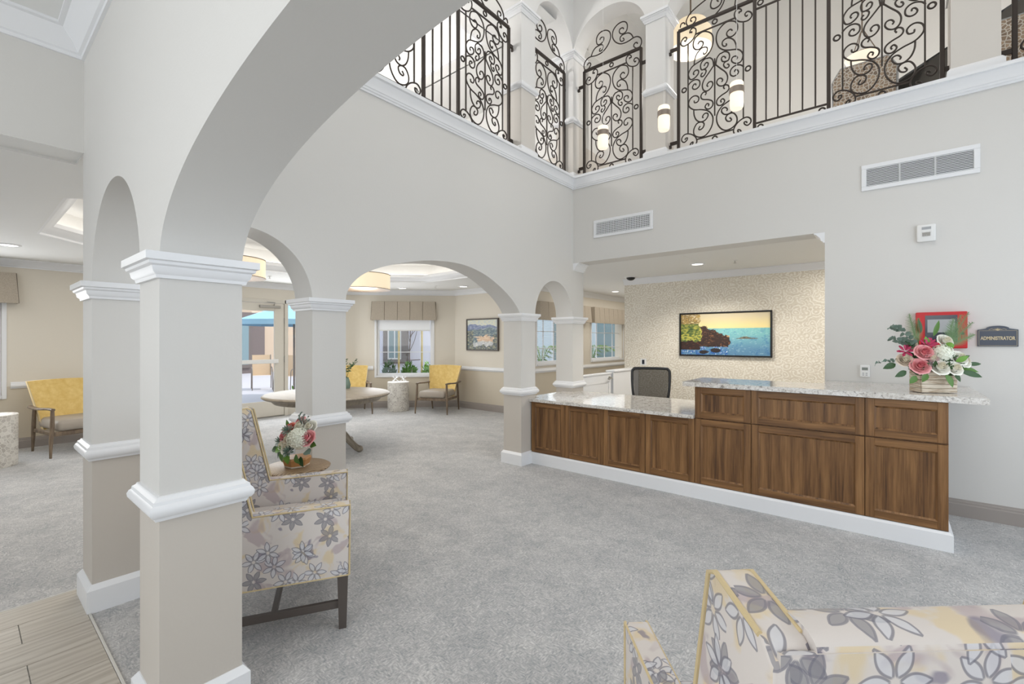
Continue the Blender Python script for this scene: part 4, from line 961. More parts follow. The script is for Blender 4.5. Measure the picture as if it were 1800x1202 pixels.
# round side table beside the left wing chair
st = thing('side_table', 'small round oak side table beside the left wing chair', 'table', (-3.144, 1.492, 0))
MB().lathe([(0, .585), (.19, .585), (.205, .59), (.215, .60), (.215, .606), (.20, .615), (0, .615)], 40).build('table_top', 'sidewood', st)
MB().lathe([(0, .04), (.035, .05), (.028, .12), (.04, .2), (.024, .32), (.03, .5), (.05, .575), (.06, .586), (0, .586)], 20).build('pedestal', 'sidewood', st)
MB().lathe([(0, 0), (.14, 0), (.145, .012), (.12, .03), (.05, .045), (0, .05)], 28).build('base', 'sidewood', st)

# ------------------------------------------------------------------ mustard armchairs (local y forward)
def armchair(label, loc, rz):
    c = thing('armchair', label, 'chair', loc, rz, 'mustard velvet armchairs')
    for s in (-1, 1):
        MB().tube(spline([(s * .345, .345, 0), (s * .338, .335, .2), (s * .322, .318, .40), (s * .318, .312, .595)], 4), [.013, .014, .016, .018, .021, .022, .023, .023, .023, .022, .021, .020, .019], 8).build('front_leg', 'chairwood', c)
        MB().tube(spline([(s * .30, -.385, 0), (s * .305, -.345, .2), (s * .315, -.29, .42), (s * .322, -.25, .575)], 4), [.013, .014, .016, .018, .020, .022, .023, .023, .022, .021, .020, .019, .018], 8).build('rear_leg', 'chairwood', c)
        b = MB(); A = [(s * .318, .335, .60), (s * .322, .20, .602), (s * .33, .03, .592), (s * .335, -.12, .585), (s * .335, -.26, .59), (s * .33, -.37, .60)]
        W = [.020, .022, .026, .034, .038, .026]; q = spline(A, 4); n = len(q); V = []; F = []
        for i, p in enumerate(q):
            t = i / (n - 1) * 5; k = min(int(t), 4); hw = W[k] + (W[k + 1] - W[k]) * (t - k); hh = .014
            V += [(p.x - hw, p.y, p.z - hh * .6), (p.x - hw * .6, p.y, p.z - hh), (p.x + hw * .6, p.y, p.z - hh), (p.x + hw, p.y, p.z - hh * .6), (p.x + hw, p.y, p.z + hh * .5), (p.x + hw * .6, p.y, p.z + hh), (p.x - hw * .6, p.y, p.z + hh), (p.x - hw, p.y, p.z + hh * .5)]
        for i in range(n - 1): F += [(i * 8 + j, i * 8 + (j + 1) % 8, (i + 1) * 8 + (j + 1) % 8, (i + 1) * 8 + j) for j in range(8)]
        F += [tuple(range(8)), tuple(range((n - 1) * 8, n * 8))[::-1]]
        b.add(V, F).build('armrest', 'chairwood', c, angle=60)
        MB().box(s * .30 - .014, s * .30 + .014, -.31, .315, .265, .31, b=.004).build('side_rail', 'chairwood', c)
    MB().box(-.31, .31, .285, .32, .262, .315, b=.006).build('front_rail', 'chairwood', c)
    MB().box(-.28, .28, -.28, .34, .315, .455, b=.05, seg=3).build('seat_cushion', 'seatgrey', c, angle=60)
    def back(u, v, f):                                             # flared, leaning, slightly winged back
        w = .262 + .10 * v; x = (u - .5) * 2 * w; y = -.20 - .21 * v; z = .30 + .63 * v
        wing = .055 * (abs(u - .5) * 2) ** 3; th = .085 - .035 * v
        return (x, y + wing + (0 if f else -th), z + (.012 * math.cos((u - .5) * PI) if v > .99 else 0))
    b = MB(); nu, nv = 16, 10
    b.grid(lambda u, v: back(u, v, 1), nu, nv); b.grid(lambda u, v: back(u, v, 0), nu, nv)
    for k in range(nu):
        for v in (0, 1): b.add([back(k / nu, v, 1), back((k + 1) / nu, v, 1), back((k + 1) / nu, v, 0), back(k / nu, v, 0)], [(0, 1, 2, 3)])
    for k in range(nv):
        for u in (0, 1): b.add([back(u, k / nv, 1), back(u, (k + 1) / nv, 1), back(u, (k + 1) / nv, 0), back(u, k / nv, 0)], [(0, 1, 2, 3)])
    bk = b.build('backrest', 'velvet', c, angle=60)
    for u in (0, 1): MB().tube([back(u, k / 10, 1) for k in range(11)], .006, 6).build('welt', 'piping', bk)
    return c
arm0 = armchair('mustard armchair against the left wall, partly behind a column', (-8.46, 1.02, 0), math.atan2(.2, .98) - PI / 2)
copy_thing(arm0, 'mustard armchair right of the lounge window, below the landscape', (-7.18, 6.32, 0), math.atan2(-.909, .416) - PI / 2)
copy_thing(arm0, 'mustard armchair half hidden by the second column and the round table', (-8.43, 5.12, 0), math.atan2(-.416, .909) - PI / 2)

# ------------------------------------------------------------------ stone drum tables and ornaments
def drum(label, loc):
    d = thing('drum_table', label, 'table', loc, 0, 'pebble drum tables')
    MB().lathe([(.215, .0), (.22, .012), (.22, .585)], 48, close=False).build('drum_body', 'pebble', d)
    MB().lathe([(0, .585), (.222, .585), (.224, .592), (.218, .602), (0, .602)], 48).build('drum_top', 'pebble', d)
    return d
drum0 = drum('round pebble-clad drum table under the lounge window', (-7.95, 5.90, 0))
copy_thing(drum0, 'round pebble-clad drum table at the left edge of the photo', (-8.07, .26, 0), .4)
def jack(label, loc, rz, tilt):
    j = thing('jack_ornament', label, 'ornament', loc, rz, 'white jacks on the drum table')
    b = MB()
    for d in ((1, 0, .9), (-1, 0, .9), (0, 1, .9)):
        v = Vector(d).normalized() * .075; b.tube([(-v.x, -v.y, .06 - v.z * .75), (v.x, v.y, .06 + v.z * .75)], .007, 8)
        for s in (-1, 1): b.ball((s * v.x, s * v.y, .06 + s * v.z * .75), .012, 8, 6)
    b.build('spokes', 'trim', j); return j
jack('white jack ornament on the window drum table, left one', (-8.0, 5.86, .602), .4, 0)
jack('white jack ornament on the window drum table, right one', (-7.88, 5.97, .602), 1.2, 0)

# ------------------------------------------------------------------ big round pedestal table with a vase
rt = thing('round_table', 'large round pale wooden table on a carved pedestal in the lounge', 'table', (-5.83, 3.19, 0))
MB().lathe([(0, .715), (.74, .715), (.78, .725), (.80, .742), (.80, .750), (.785, .762), (.76, .768), (0, .768)], 72).build('table_top', 'tablewood', rt)
MB().lathe([(.58, .655), (.66, .66), (.68, .68), (.69, .716), (.56, .716)], 64).build('apron', 'tablewood', rt)
MB().lathe([(0, .10), (.16, .11), (.13, .2), (.10, .26), (.14, .36), (.17, .44), (.12, .54), (.16, .64), (.22, .70), (0, .71)], 28).build('pedestal', 'tablewood', rt)
for k in range(4):
    a = k * PI / 2 + .42; q = spline([(.08, 0, .28), (.2, 0, .25), (.34, 0, .13), (.44, 0, .055), (.50, 0, .045)], 4)
    f = MB().tube([(p.x * math.cos(a), p.x * math.sin(a), p.z) for p in q], [.06, .06, .058, .055, .052, .05, .048, .046, .044, .042, .042, .043, .044, .044, .045, .043, .04], 10).build('foot', 'tablewood', rt)
    MB().ball((.475 * math.cos(a), .475 * math.sin(a), .04), (.05, .05, .04)).build('paw', 'tablewood', f)

# ------------------------------------------------------------------ lounge lamps
def drumlamp(label, loc):
    d = thing('drum_lamp', label, 'lamp', loc, 0, 'drum lamps under the lounge tray ceiling')
    MB().lathe([(.34, 0), (.34, .20)], 48, close=False).build('shade', 'drumshade', d)
    MB().lathe([(0, .012), (.332, .012), (.332, .018), (0, .018)], 48).build('diffuser', 'diffuser', d)
    for z in (.0, .194): MB().lathe([(.336, z), (.344, z), (.344, z + .007), (.336, z + .007)], 48).build('rim', 'brownbar', d)
    MB().lathe([(0, -.012), (.016, .0), (.02, .012), (0, .014)], 14).build('finial', 'brownbar', d)
    MB().tube([(0, 0, .02), (0, 0, .775)], .008, 8).build('stem', 'brownbar', d)
    MB().lathe([(0, .76), (.07, .762), (.07, .782), (0, .784)], 20).build('canopy', 'brownbar', d)
    return d
lamp0 = drumlamp('drum lamp seen in the wide arch of the arched wall', (-5.38, 3.436, 2.14))
copy_thing(lamp0, 'drum lamp seen in the narrow arch left of the second column', (-5.437, 1.858, 2.14), 0)
def downlight(label, loc):
    d = thing('downlight', label, 'lamp', loc, 0, 'recessed downlights')
    MB().lathe([(.075, -.012), (.1, -.010), (.105, 0), (.075, 0)], 32, close=False).build('trim_ring', 'trim', d)
    MB().lathe([(0, -.008), (.076, -.008), (.076, -.004), (0, -.004)], 28).build('lens', 'lens', d)
    return d
dl0 = downlight('recessed downlight in the ceiling over the seascape', (-2.12, 6.72, CZ))
for lb, x, y in (('recessed downlight above the corridor windows behind the desk', -4.72, 9.34), ('recessed downlight near the lounge window, left of the sprinkler', -7.84, 5.92), ('recessed downlight near the landscape painting', -6.65, 6.52), ('recessed downlight by the left edge of the photo', -7.74, .385)):
    copy_thing(dl0, lb, (x, y, CZ), 0)
def sprinkler(label, loc):
    s = thing('sprinkler', label, 'sprinkler', loc, 0, 'ceiling sprinklers')
    MB().lathe([(0, -.008), (.028, -.008), (.034, 0), (0, 0)], 18).build('escutcheon', 'white_plastic', s)
    MB().tube([(0, 0, -.008), (0, 0, -.04)], .006, 8).lathe([(0, -.042), (.02, -.042), (.02, -.039), (0, -.039)], 12).build('head', 'steel', s)
    return s
sp0 = sprinkler('ceiling sprinkler in the reception, right of the downlight', (-1.63, 6.74, CZ))
copy_thing(sp0, 'ceiling sprinkler in the lounge between two downlights', (-7.03, 6.12, CZ), 0)
copy_thing(sp0, 'ceiling sprinkler above the patio door', (-8.15, 3.4, CZ), 0)
dm = thing('camera_dome', 'dark dome camera on the ceiling at the end of the wallpaper wall', 'camera', (-3.45, 7.40, CZ))
MB().lathe([(0, -.012), (.1, -.012), (.11, 0), (0, 0)], 32).build('ring', 'white_plastic', dm)
MB().ball((0, 0, -.012), (.075, .075, .05), 20, 10).build('dome', 'black', dm)
hp = thing('ceiling_hatch', 'flush access panel in the reception ceiling', 'panel', (-2.4, 5.95, CZ))
MB().box(-.35, .35, -.25, .25, -.004, 0, b=.002).build('door_panel', 'ceiling', hp)

# ------------------------------------------------------------------ flowers and foliage
def leaf(mb, o, d, L, W, droop=.25, n=5, round_=False, face=None):
    z = Vector(d).normalized()
    hint = (Vector(face) + Vector((random.uniform(-.4, .4), random.uniform(-.3, .3), random.uniform(-.4, .4)))).cross(z) if face else (random.uniform(-1, 1), random.uniform(-1, 1), .2)
    F_ = frame(o, z, hint); V = []; F = []
    for i in range(n + 1):
        t = i / n
        w = W * .5 * (math.sqrt(max(0, 1 - (2 * t - 1) ** 2)) if round_ else math.sin(PI * min(1, t * .98 + .01)) ** .75 * (1 - .25 * t))
        yb = -droop * L * t * t
        for s in (-1, 0, 1): V.append((s * w, yb + abs(s) * w * .3, L * t))
    for i in range(n):
        for k in (0, 1): F.append((i * 3 + k, i * 3 + k + 1, i * 3 + k + 4, i * 3 + k + 3))
    return mb.add(V, F, F_)
def rose(mb, c, ax, R):
    Fm = frame(c, ax)
    for ring_, (cnt, r, h, lean) in enumerate(((3, .20, .78, -.05), (4, .40, .72, .06), (5, .66, .60, .22), (5, .92, .40, .46), (6, 1.12, .14, .75))):
        mb.k = 1 if ring_ < 2 else 0
        for k in range(cnt):
            a0 = 2 * PI * (k + ring_ * .41) / cnt; wd = PI / cnt * 1.30
            def fn(u, v, a0=a0, wd=wd, r=r, h=h, lean=lean):
                a = a0 + (u - .5) * 2 * wd; e = 1 - .22 * (2 * u - 1) ** 4
                rr = R * (r * (.30 + .70 * math.sin(min(1, v * 1.15) * PI / 2)) + lean * .30 * v ** 4 + .05 * (2 * u - 1))
                zz = R * (-.55 + (h + .55) * v * e - lean * .30 * v ** 6)
                return (rr * math.cos(a), rr * math.sin(a), zz)
            mb.grid(fn, 6, 5, Fm)
    mb.k = 0
    return mb
def hydrangea(mb, c, R, n=70):
    g = PI * (3 - math.sqrt(5))
    for i in range(n):
        z = 1 - 1.5 * (i + .5) / n; r = math.sqrt(max(0, 1 - z * z)); d = Vector((r * math.cos(g * i), r * math.sin(g * i), z))
        p = Vector(c) + d * R * random.uniform(.92, 1.04); Fm = frame(p, d); s = R * .21
        for k in range(4):
            a = k * PI / 2 + i; q = []
            for rr, tt, zz in ((.1, 0, 0), (.75, -.62, .16), (1.15, 0, .10), (.75, .62, .16)):
                q.append((s * rr * math.cos(a + tt), s * rr * math.sin(a + tt), s * zz))
            mb.add(q, [(0, 1, 2, 3)], Fm)
    mb.ball(c, R * .86, 12, 8); return mb
def blob_flower(mb, c, ax, R, petals=9, layers=3):
    Fm = frame(c, ax)
    for l in range(layers):
        for k in range(petals):
            a = 2 * PI * (k + .5 * l) / petals; rr = R * (1 - .26 * l); t = .25 + .35 * l
            V = [(rr * f * math.cos(a + w), rr * f * math.sin(a + w), R * (t * f - .1 * f * f)) for f, w in ((.08, 0), (.65, -.32), (1, -.10), (1, .10), (.65, .32))]
            mb.add(V, [(0, 1, 2, 3, 4)], Fm)
    return mb
def frond(mb, o, d, L, n=22, W=.065):
    F_ = frame(o, d, (1, 0, 0))
    mb.tube([(0, 0, 0), (.01, .0, L * .5), (.03, 0, L)], .0018, 4, xf=F_)
    for i in range(n):
        t = .12 + .88 * i / n; w = W * (1 - t) ** .7 * min(1, t * 3) + .006
        for s in (-1, 1): mb.add([(.03 * t * t, 0, L * t - .0035), (s * w + .03 * t * t, random.uniform(-.01, .01), L * t + w * .75), (.03 * t * t, 0, L * t + .0035)], [(0, 1, 2)], F_)
    return mb
def euca(mb, o, pts, r):
    q = spline([Vector(o)] + [Vector(o) + Vector(p) for p in pts], 5); mb.tube(q, .0018, 4)
    for i in range(3, len(q), 2):
        for s in (-1, 1):
            dd = (q[i] - q[i - 1]).normalized().cross(Vector((0, .4, 1))) * s + Vector((random.uniform(-.3, .3), random.uniform(-.4, .4), random.uniform(-.2, .5)))
            leaf(mb, q[i], dd, r * random.uniform(1.6, 2.2), r * 1.8, .1, 4, True, face=(0, -1, .3))
    return mb

fa = thing('flower_box', 'roses, orchids and ferns in a whitewashed wooden box on the raised top', 'flowers', (.245, 4.655, 1.084), math.radians(30))
for sy in (-1, 1):
    for i in range(5): MB().box(-.115, .115, sy * .062 - .006, sy * .062 + .006, .003 + i * .032, .033 + i * .032, b=.002).build('box_slat', 'whitewash', fa)
for sx in (-1, 1):
    for i in range(5): MB().box(sx * .115 - .006, sx * .115 + .006, -.056, .056, .003 + i * .032, .033 + i * .032, b=.002).build('box_slat', 'whitewash', fa)
MB().box(-.109, .109, -.056, .056, .002, .14).build('soil', 'soil', fa)
def px(x, y): return ((x - 1634) * .0042, (690 - y) * .0042)
FW = (0, -.75, .65)
def put_rose(name, m, x, y, dy, R, ax=None):
    X, Z = px(x, y); rose(MB(), (X, dy, Z), ax or (X * 1.6, -1, .6), R).build(name, [m, 'pink_core' if 'pink' in m or 'coral' in m else 'white_core'], fa, angle=80)
for m, x, y, dy, R in (('rose_pink', 1602, 642, -.085, .050), ('rose_pink', 1612, 618, -.06, .048), ('rose_white', 1630, 643, -.10, .050), ('rose_white', 1652, 645, -.10, .044), ('rose_blush', 1621, 630, -.075, .042), ('rose_white', 1666, 628, -.06, .046), ('rose_cream', 1586, 632, -.03, .042), ('rose_white', 1654, 598, .0, .042), ('rose_white', 1680, 634, -.02, .040), ('rose_cream', 1604, 604, .03, .036)):
    put_rose('rose', m, x, y, dy, R)
X, Z = px(1640, 621); hydrangea(MB(), (X, -.055, Z), .066).build('hydrangea', 'hydrangea', fa)
for x, y, dy in ((1621, 607, -.02), (1589, 617, -.01), (1628, 604, .0)):
    X, Z = px(x, y); blob_flower(MB(), (X, dy, Z), (X, -.8, .5), .055, 6, 2).build('orchid', 'orchid', fa)
X, Z = px(1652, 607); MB().ball((X, -.05, Z), .026, 12, 8).build('button_flower', 'leaf_bright', fa)
for (x, y, dy, ddx, ddz, L, W, m) in ((1585, 652, -.05, -.9, -.5, .085, .05, 'leaf_dark'), (1575, 640, 0, -1, -.35, .09, .055, 'leaf_dark'), (1610, 655, -.10, -.5, -.8, .07, .045, 'leaf_mid'), (1636, 656, -.11, .35, -.7, .10, .05, 'leaf_mid'), (1672, 652, -.03, 1, -.25, .14, .05, 'leaf_dark'), (1668, 645, .0, 1, -.1, .15, .05, 'leaf_mid'), (1690, 640, .02, 1, .1, .09, .035, 'leaf_dark'), (1626, 612, .0, -.2, .8, .09, .05, 'leaf_bright'), (1655, 634, -.09, .5, .3, .08, .045, 'leaf_bright'), (1596, 660, -.08, -.6, -.7, .07, .05, 'leaf_mid'), (1650, 655, -.10, .6, -.7, .07, .045, 'leaf_dark'), (1606, 610, 0, -.6, .5, .09, .05, 'leaf_dark'), (1640, 590, .03, .2, 1, .12, .035, 'leaf_mid'), (1618, 585, .02, -.1, 1, .11, .03, 'leaf_dark')):
    X, Z = px(x, y); leaf(MB(), (X, dy, Z), (ddx, -.25, ddz), L, W, face=(0, -1, .4)).build('leaf', m, fa, angle=80)
X, Z = px(1660, 610)
for (dx, dz, L) in ((.42, 1, .30), (.25, 1, .26), (.62, .9, .25), (.05, 1, .22), (.8, .6, .2)):
    frond(MB(), (X, .01, Z), (dx, .05, dz), L).build('fern_frond', 'fern', fa, angle=None)
X, Z = px(1615, 605)
for (dx, dz, L) in ((-.35, 1, .24), (-.1, 1, .2)): frond(MB(), (X, .02, Z), (dx, .1, dz), L).build('fern_frond', 'fern', fa, angle=None)
X, Z = px(1610, 612)
for pts, r in (([(-.06, 0, .08), (-.12, 0, .14), (-.18, 0, .165)], .020), ([(-.06, 0, .04), (-.12, 0, .06), (-.19, 0, .07)], .021)): euca(MB(), (X, .0, Z), pts, r).build('eucalyptus_sprig', 'eucalyptus', fa, angle=None)
X, Z = px(1590, 635); euca(MB(), (X, .0, Z), [(-.07, 0, .005), (-.13, 0, .0), (-.20, 0, -.02)], .014).build('eucalyptus_sprig', 'eucalyptus', fa, angle=None)
b = MB()
for k in range(90):
    a = random.uniform(0, 2 * PI); r = random.uniform(.02, .14); leaf(b, (r * math.cos(a) * 1.1, r * math.sin(a) * .6 - .01, random.uniform(.13, .27)), (math.cos(a), math.sin(a), .6), .07, .035, face=(0, -1, .3))
tag(b.build('greenery', 'leaf_dark', fa, angle=None), kind='stuff')

fb = thing('flower_bowl', 'white hydrangea and pink roses in a faceted gold planter on the side table', 'flowers', (-3.13, 1.485, .618), math.radians(10))
MB().lathe([(0, 0), (.075, 0), (.092, .05), (.085, .062), (0, .062)], 6).build('planter', 'copper', fb, angle=20)
MB().lathe([(0, 0), (.08, 0), (.08, .008), (0, .008)], 6).build('planter_foot', 'whitewash', fb, angle=20)
def qx(x, y): return ((x - 510) * .0038, (822 - y) * .0038)
X, Z = qx(527, 772); hydrangea(MB(), (X, -.03, Z), .078, 90).build('hydrangea', 'hydrangea', fb)
for nm, m, x, y, dy, R in (('rose', 'rose_white', 513, 752, .02, .045), ('rose', 'rose_white', 509, 786, -.075, .038), ('rose', 'rose_cream', 505, 772, -.05, .035), ('rose', 'rose_pink', 484, 770, -.02, .042), ('rose', 'rose_coral', 490, 757, .0, .036), ('rose', 'rose_pink', 545, 768, -.02, .045), ('rose', 'rose_pink', 505, 746, .04, .035), ('rose', 'rose_white', 489, 785, -.05, .036), ('rose', 'rose_white', 535, 752, .03, .04)):
    X, Z = qx(x, y); rose(MB(), (X, dy, Z), (X * 1.6, -1, .7), R).build(nm, [m, 'pink_core' if 'pink' in m or 'coral' in m else 'white_core'], fb, angle=80)
for x, y, dy, m in ((496, 760, -.03, 'eucalyptus'), (476, 782, -.03, 'eucalyptus'), (519, 792, -.08, 'eucalyptus')):
    X, Z = qx(x, y); blob_flower(MB(), (X, dy, Z), (X, -.7, .7), .046, 8, 3).build('succulent', m, fb, angle=None)
X, Z = qx(476, 768); blob_flower(MB(), (X, .02, Z), (-.5, -.3, .8), .055, 14, 3).build('pampas_head', 'pampas', fb, angle=None)
for (x, y, dy, ddx, ddz, L, W, m) in ((492, 789, -.06, -.7, -.3, .075, .055, 'leaf_bright'), (504, 792, -.085, -.1, -1, .075, .065, 'leaf_mid'), (518, 794, -.09, .2, -.9, .07, .06, 'leaf_bright'), (532, 796, -.07, .6, -.5, .075, .055, 'leaf_mid'), (482, 794, -.04, -.4, -.7, .07, .05, 'leaf_dark'), (548, 780, 0, 1, .1, .06, .05, 'leaf_mid'), (486, 758, .02, -.6, .7, .07, .05, 'leaf_mid'), (538, 800, -.05, .5, -.7, .07, .05, 'leaf_dark'), (478, 792, -.05, -.8, -.2, .07, .05, 'leaf_dark')):
    X, Z = qx(x, y); leaf(MB(), (X, dy, Z), (ddx, -.3, ddz), L, W, face=(0, -1, .5)).build('leaf', m, fb, angle=80)
X, Z = qx(545, 790)
leaf(MB(), (X, -.03, Z), (.9, -.2, -.15), .055, .055, .1, 5, True).build('leaf', 'eucalyptus', fb, angle=80)
X, Z = qx(517, 750)
b = MB()
for k in range(14):
    a = random.uniform(0, 2 * PI); e = (X + .04 * math.cos(a) + .02, .02 + .03 * math.sin(a), Z + random.uniform(.03, .07)); b.tube([(X, .02, Z), e], .0015, 4); b.ball(e, .006, 6, 4)
b.build('berry_sprig', 'dusty', fb, angle=None)
X, Z = qx(508, 752); MB().tube(spline([(X, .03, Z), (X - .012, .03, Z + .05), (X + .005, .03, Z + .085), (X + .02, .03, Z + .095)], 4), .0045, 6).build('curled_stem', 'eucalyptus', fb)
X, Z = qx(488, 765); MB().tube([(X, .02, Z), (X - .05, .02, Z + .06)], .0045, 6).build('bare_stem', 'eucalyptus', fb)

vs = thing('vase_of_sprigs', 'green sprigs in a small vase on the large round table', 'plant', (-6.14, 3.64, .768))
MB().lathe([(0, 0), (.045, 0), (.06, .05), (.04, .13), (.03, .15), (.035, .16), (.028, .16), (.02, .14), (0, .1)], 20).build('vase', 'eucalyptus', vs)
for k in range(9):
    a = 2 * PI * k / 9; b = MB(); q = spline([(0, 0, .14), (.05 * math.cos(a), .05 * math.sin(a), .28), (.14 * math.cos(a), .14 * math.sin(a), .34 + .04 * (k % 3))], 4); b.tube(q, .002, 4)
    for i in range(3, len(q)):
        for s in (-1, 1): leaf(b, q[i], (math.cos(a + s * 1.2), math.sin(a + s * 1.2), .35), .05, .018)
    b.build('sprig', 'leaf_dark', vs, angle=None)

# ------------------------------------------------------------------ windows and door of the lounge (each in the frame of its wall: s along the wall, n into the room, z)
class WF:
    def __init__(s, P, D, side): s.P = Vector(P); s.D = Vector(D).normalized(); s.rz = math.atan2(s.D.y, s.D.x)
    def root(s, name): return struct(link(name, None, None, (s.P.x, s.P.y, 0), (0, 0, s.rz)))
    def at(s, u, n=0.0): p = s.P + s.D * u - Vector((-s.D.y, s.D.x)) * n; return (p.x, p.y, 0)
def window(name, wf, s0, s1, z0, z1, muntins, sill=True, depth=.10):
    """local: x along the wall, -y into the room"""
    w = wf.root(name); f = .045
    for (a, c, p, q) in ((s0, s0 + f, z0, z1), (s1 - f, s1, z0, z1)): MB().box(a, c, depth - .03, depth + .03, p, q, b=.003).build('jamb', 'trim', w)
    for (p, q) in ((z0, z0 + f), (z1 - f, z1)): MB().box(s0 + f, s1 - f, depth - .03, depth + .03, p, q, b=.003).build('window_rail', 'trim', w)
    MB().box(s0 + f, s1 - f, depth - .003, depth + .003, z0 + f, z1 - f).build('pane', 'glass', w)
    for kind, v in muntins:
        if kind == 'h': MB().box(s0 + f, s1 - f, depth - .008, depth + .008, v - .007, v + .007).build('muntin', 'trim', w)
        else: MB().box(v - .007, v + .007, depth - .008, depth + .008, z0 + f, z1 - f).build('muntin', 'trim', w)
    cs = .045
    for (a, c, p, q) in ((s0 - cs, s0, z0 - cs, z1 + cs), (s1, s1 + cs, z0 - cs, z1 + cs)): MB().box(a, c, -.014, 0, p, q, b=.003).build('casing', 'trim', w)
    MB().box(s0, s1, -.014, 0, z1, z1 + cs, b=.003).build('casing', 'trim', w)
    MB().box(s0 - cs if not sill else s0, s1 if not sill else s1, -.03, depth - .03, z0 - .04, z0 + .001, b=.004).build('sill', 'trim', w)
    return w
def valance(label, wf, s0, s1, z0, z1, pleats, d=.13):
    v = thing('valance', label, 'valance', wf.at(0), wf.rz, 'box-pleated linen valances')
    fl = .022
    for i in range(pleats):
        a, c = s0 + (s1 - s0) * i / pleats, s0 + (s1 - s0) * (i + 1) / pleats
        fa, fc = (fl if i == 0 else .0), (fl if i == pleats - 1 else .0)
        b = MB(); g = .006
        b.add([(a + g, -d, z1), (c - g, -d, z1), (c + fc - g * .5, -d - fl, z0), (a - fa + g * .5, -d - fl, z0), (a + g, -d + .03, z1), (c - g, -d + .03, z1), (c + fc - g * .5, -d - fl + .03, z0), (a - fa + g * .5, -d - fl + .03, z0)],
              [(0, 1, 2, 3), (7, 6, 5, 4), (0, 4, 5, 1), (3, 2, 6, 7), (0, 3, 7, 4), (1, 5, 6, 2)])
        b.build('pleat', 'linen', v, angle=None)
    MB().add([(s0 + .006, -d + .02, z0), (s1 - .006, -d + .02, z0), (s1 - .006, -d + .02, z1), (s0 + .006, -d + .02, z1)], [(0, 1, 2, 3)]).build('backing', 'linen', v, angle=None)
    for x, s in ((s0, -1), (s1, 1)):
        MB().add([(x, 0, z1), (x, -d, z1), (x + s * fl, -d - fl, z0), (x + s * fl * .2, 0, z0)], [(0, 1, 2, 3)]).build('return', 'linen', v, angle=None)
    MB().box(s0, s1, -d, 0, z1 - .006, z1).build('board', 'linen', v)
    return v
LW = WF((-9.14, -3.0), (0, 1), 1); AW = WF((-9.14, 5.36), (1, 1), 1); RW = WF((-5.4, 7.05), (0, 1), 1)
window('window_1', LW, 2.1, 3.39, .73, 2.02, [('h', 1.2)])
valance('linen valance at the left edge of the photo', LW, 1.93, 3.52, 1.965, 2.37, 6)
window('window_2', AW, .69, 1.89, .70, 2.0, [('h', 1.207)])
valance('linen valance over the angled lounge window', AW, .61, 1.965, 1.905, 2.31, 5)
window('window_3', RW, .27, 1.75, 1.0, 2.0, [('h', 1.3), ('h', 1.65), ('v', .62), ('v', 1.0), ('v', 1.38)])
valance('linen valance seen through the small arch by the desk', RW, .20, 2.17, 1.87, 2.24, 7)
window('window_4', RW, 2.42, 4.05, 1.0, 2.0, [('h', 1.3), ('h', 1.65), ('v', 2.83), ('v', 3.24), ('v', 3.65)])
valance('linen valance above the corridor window behind the office chair', RW, 2.34, 4.2, 1.87, 2.24, 8)
def shade(label, wf, s0, s1, z0, z1):
    r = thing('roller_shade', label, 'shade', wf.at(0), wf.rz)
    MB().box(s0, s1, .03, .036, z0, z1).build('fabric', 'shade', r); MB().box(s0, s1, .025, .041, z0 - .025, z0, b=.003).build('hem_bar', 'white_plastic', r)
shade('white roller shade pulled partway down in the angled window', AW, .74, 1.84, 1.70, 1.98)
def blind(label, wf, s0, s1, z0, z1, n):
    r = thing('window_blind', label, 'blind', wf.at(0), wf.rz, 'open slatted blinds')
    for k in range(n):
        z = z0 + (z1 - z0) * k / (n - 1); MB().box(s0, s1, .048, .068, z - .0012, z + .0012).build('slat', 'white_plastic', r)
    MB().box(s0, s1, .045, .07, z1 + .01, z1 + .04).build('head_rail', 'white_plastic', r)
blind('open slatted blind in the window seen through the small arch', RW, .33, 1.69, 1.10, 1.93, 24)

# door with a sidelight
dr = LW.root('door_1'); s0, s1 = 6.12, 7.08
for a, c in ((s0, s0 + .17), (s1 - .175, s1)): MB().box(a, c, -.005, .045, .02, 2.17, b=.003).build('stile', 'doorpaint', dr)
for p, q in ((.02, .31), (2.03, 2.17)): MB().box(s0 + .17, s1 - .175, -.005, .045, p, q, b=.003).build('door_rail', 'doorpaint', dr)
MB().box(s0 + .17, s1 - .175, .017, .023, .31, 2.03).build('pane', 'glass', dr)
MB().box(s0 + .11, s1 - .12, -.055, -.02, 1.03, 1.105, b=.008).build('push_bar', 'white_plastic', dr)
MB().box(s0 + .17, s1 - .175, .0, .04, 1.05, 1.10).build('mid_rail', 'trim', dr)
cl = MB().box(s1 - .46, s1 - .08, -.055, -.005, 2.085, 2.135, b=.004).build('door_closer', 'steel', dr)
MB().tube([(s1 - .20, -.03, 2.135), (s1 - .19, -.06, 2.19), (s1 - .33, -.03, 2.20)], .008, 8).build('closer_arm', 'steel', cl)
for z in (.35, 1.10, 1.85): MB().tube([(s1 + .004, -.012, z - .055), (s1 + .004, -.012, z + .055)], .009, 8).build('hinge', 'steel', dr)
for (a, c) in ((s0 - .05, s0 - .004), (s1 + .008, s1 + .075)): MB().box(a, c, -.02, .10, 0, 2.25, b=.004).build('frame_post', 'doorpaint', dr)
MB().box(s0 - .05, 8.14, -.02, .10, 2.18, 2.25, b=.004).build('frame_head', 'doorpaint', dr)
MB().box(8.08, 8.14, -.02, .10, 0, 2.18, b=.004).build('frame_post', 'doorpaint', dr)
MB().box(7.155, 8.08, .03, .09, .0, .30, b=.003).build('kick_panel', 'doorpaint', dr); MB().box(7.155, 8.08, .055, .061, .30, 2.18).build('sidelight_pane', 'glass', dr)
MB().box(s0, s1, -.02, .10, 0, .015).build('threshold', 'steel', dr)

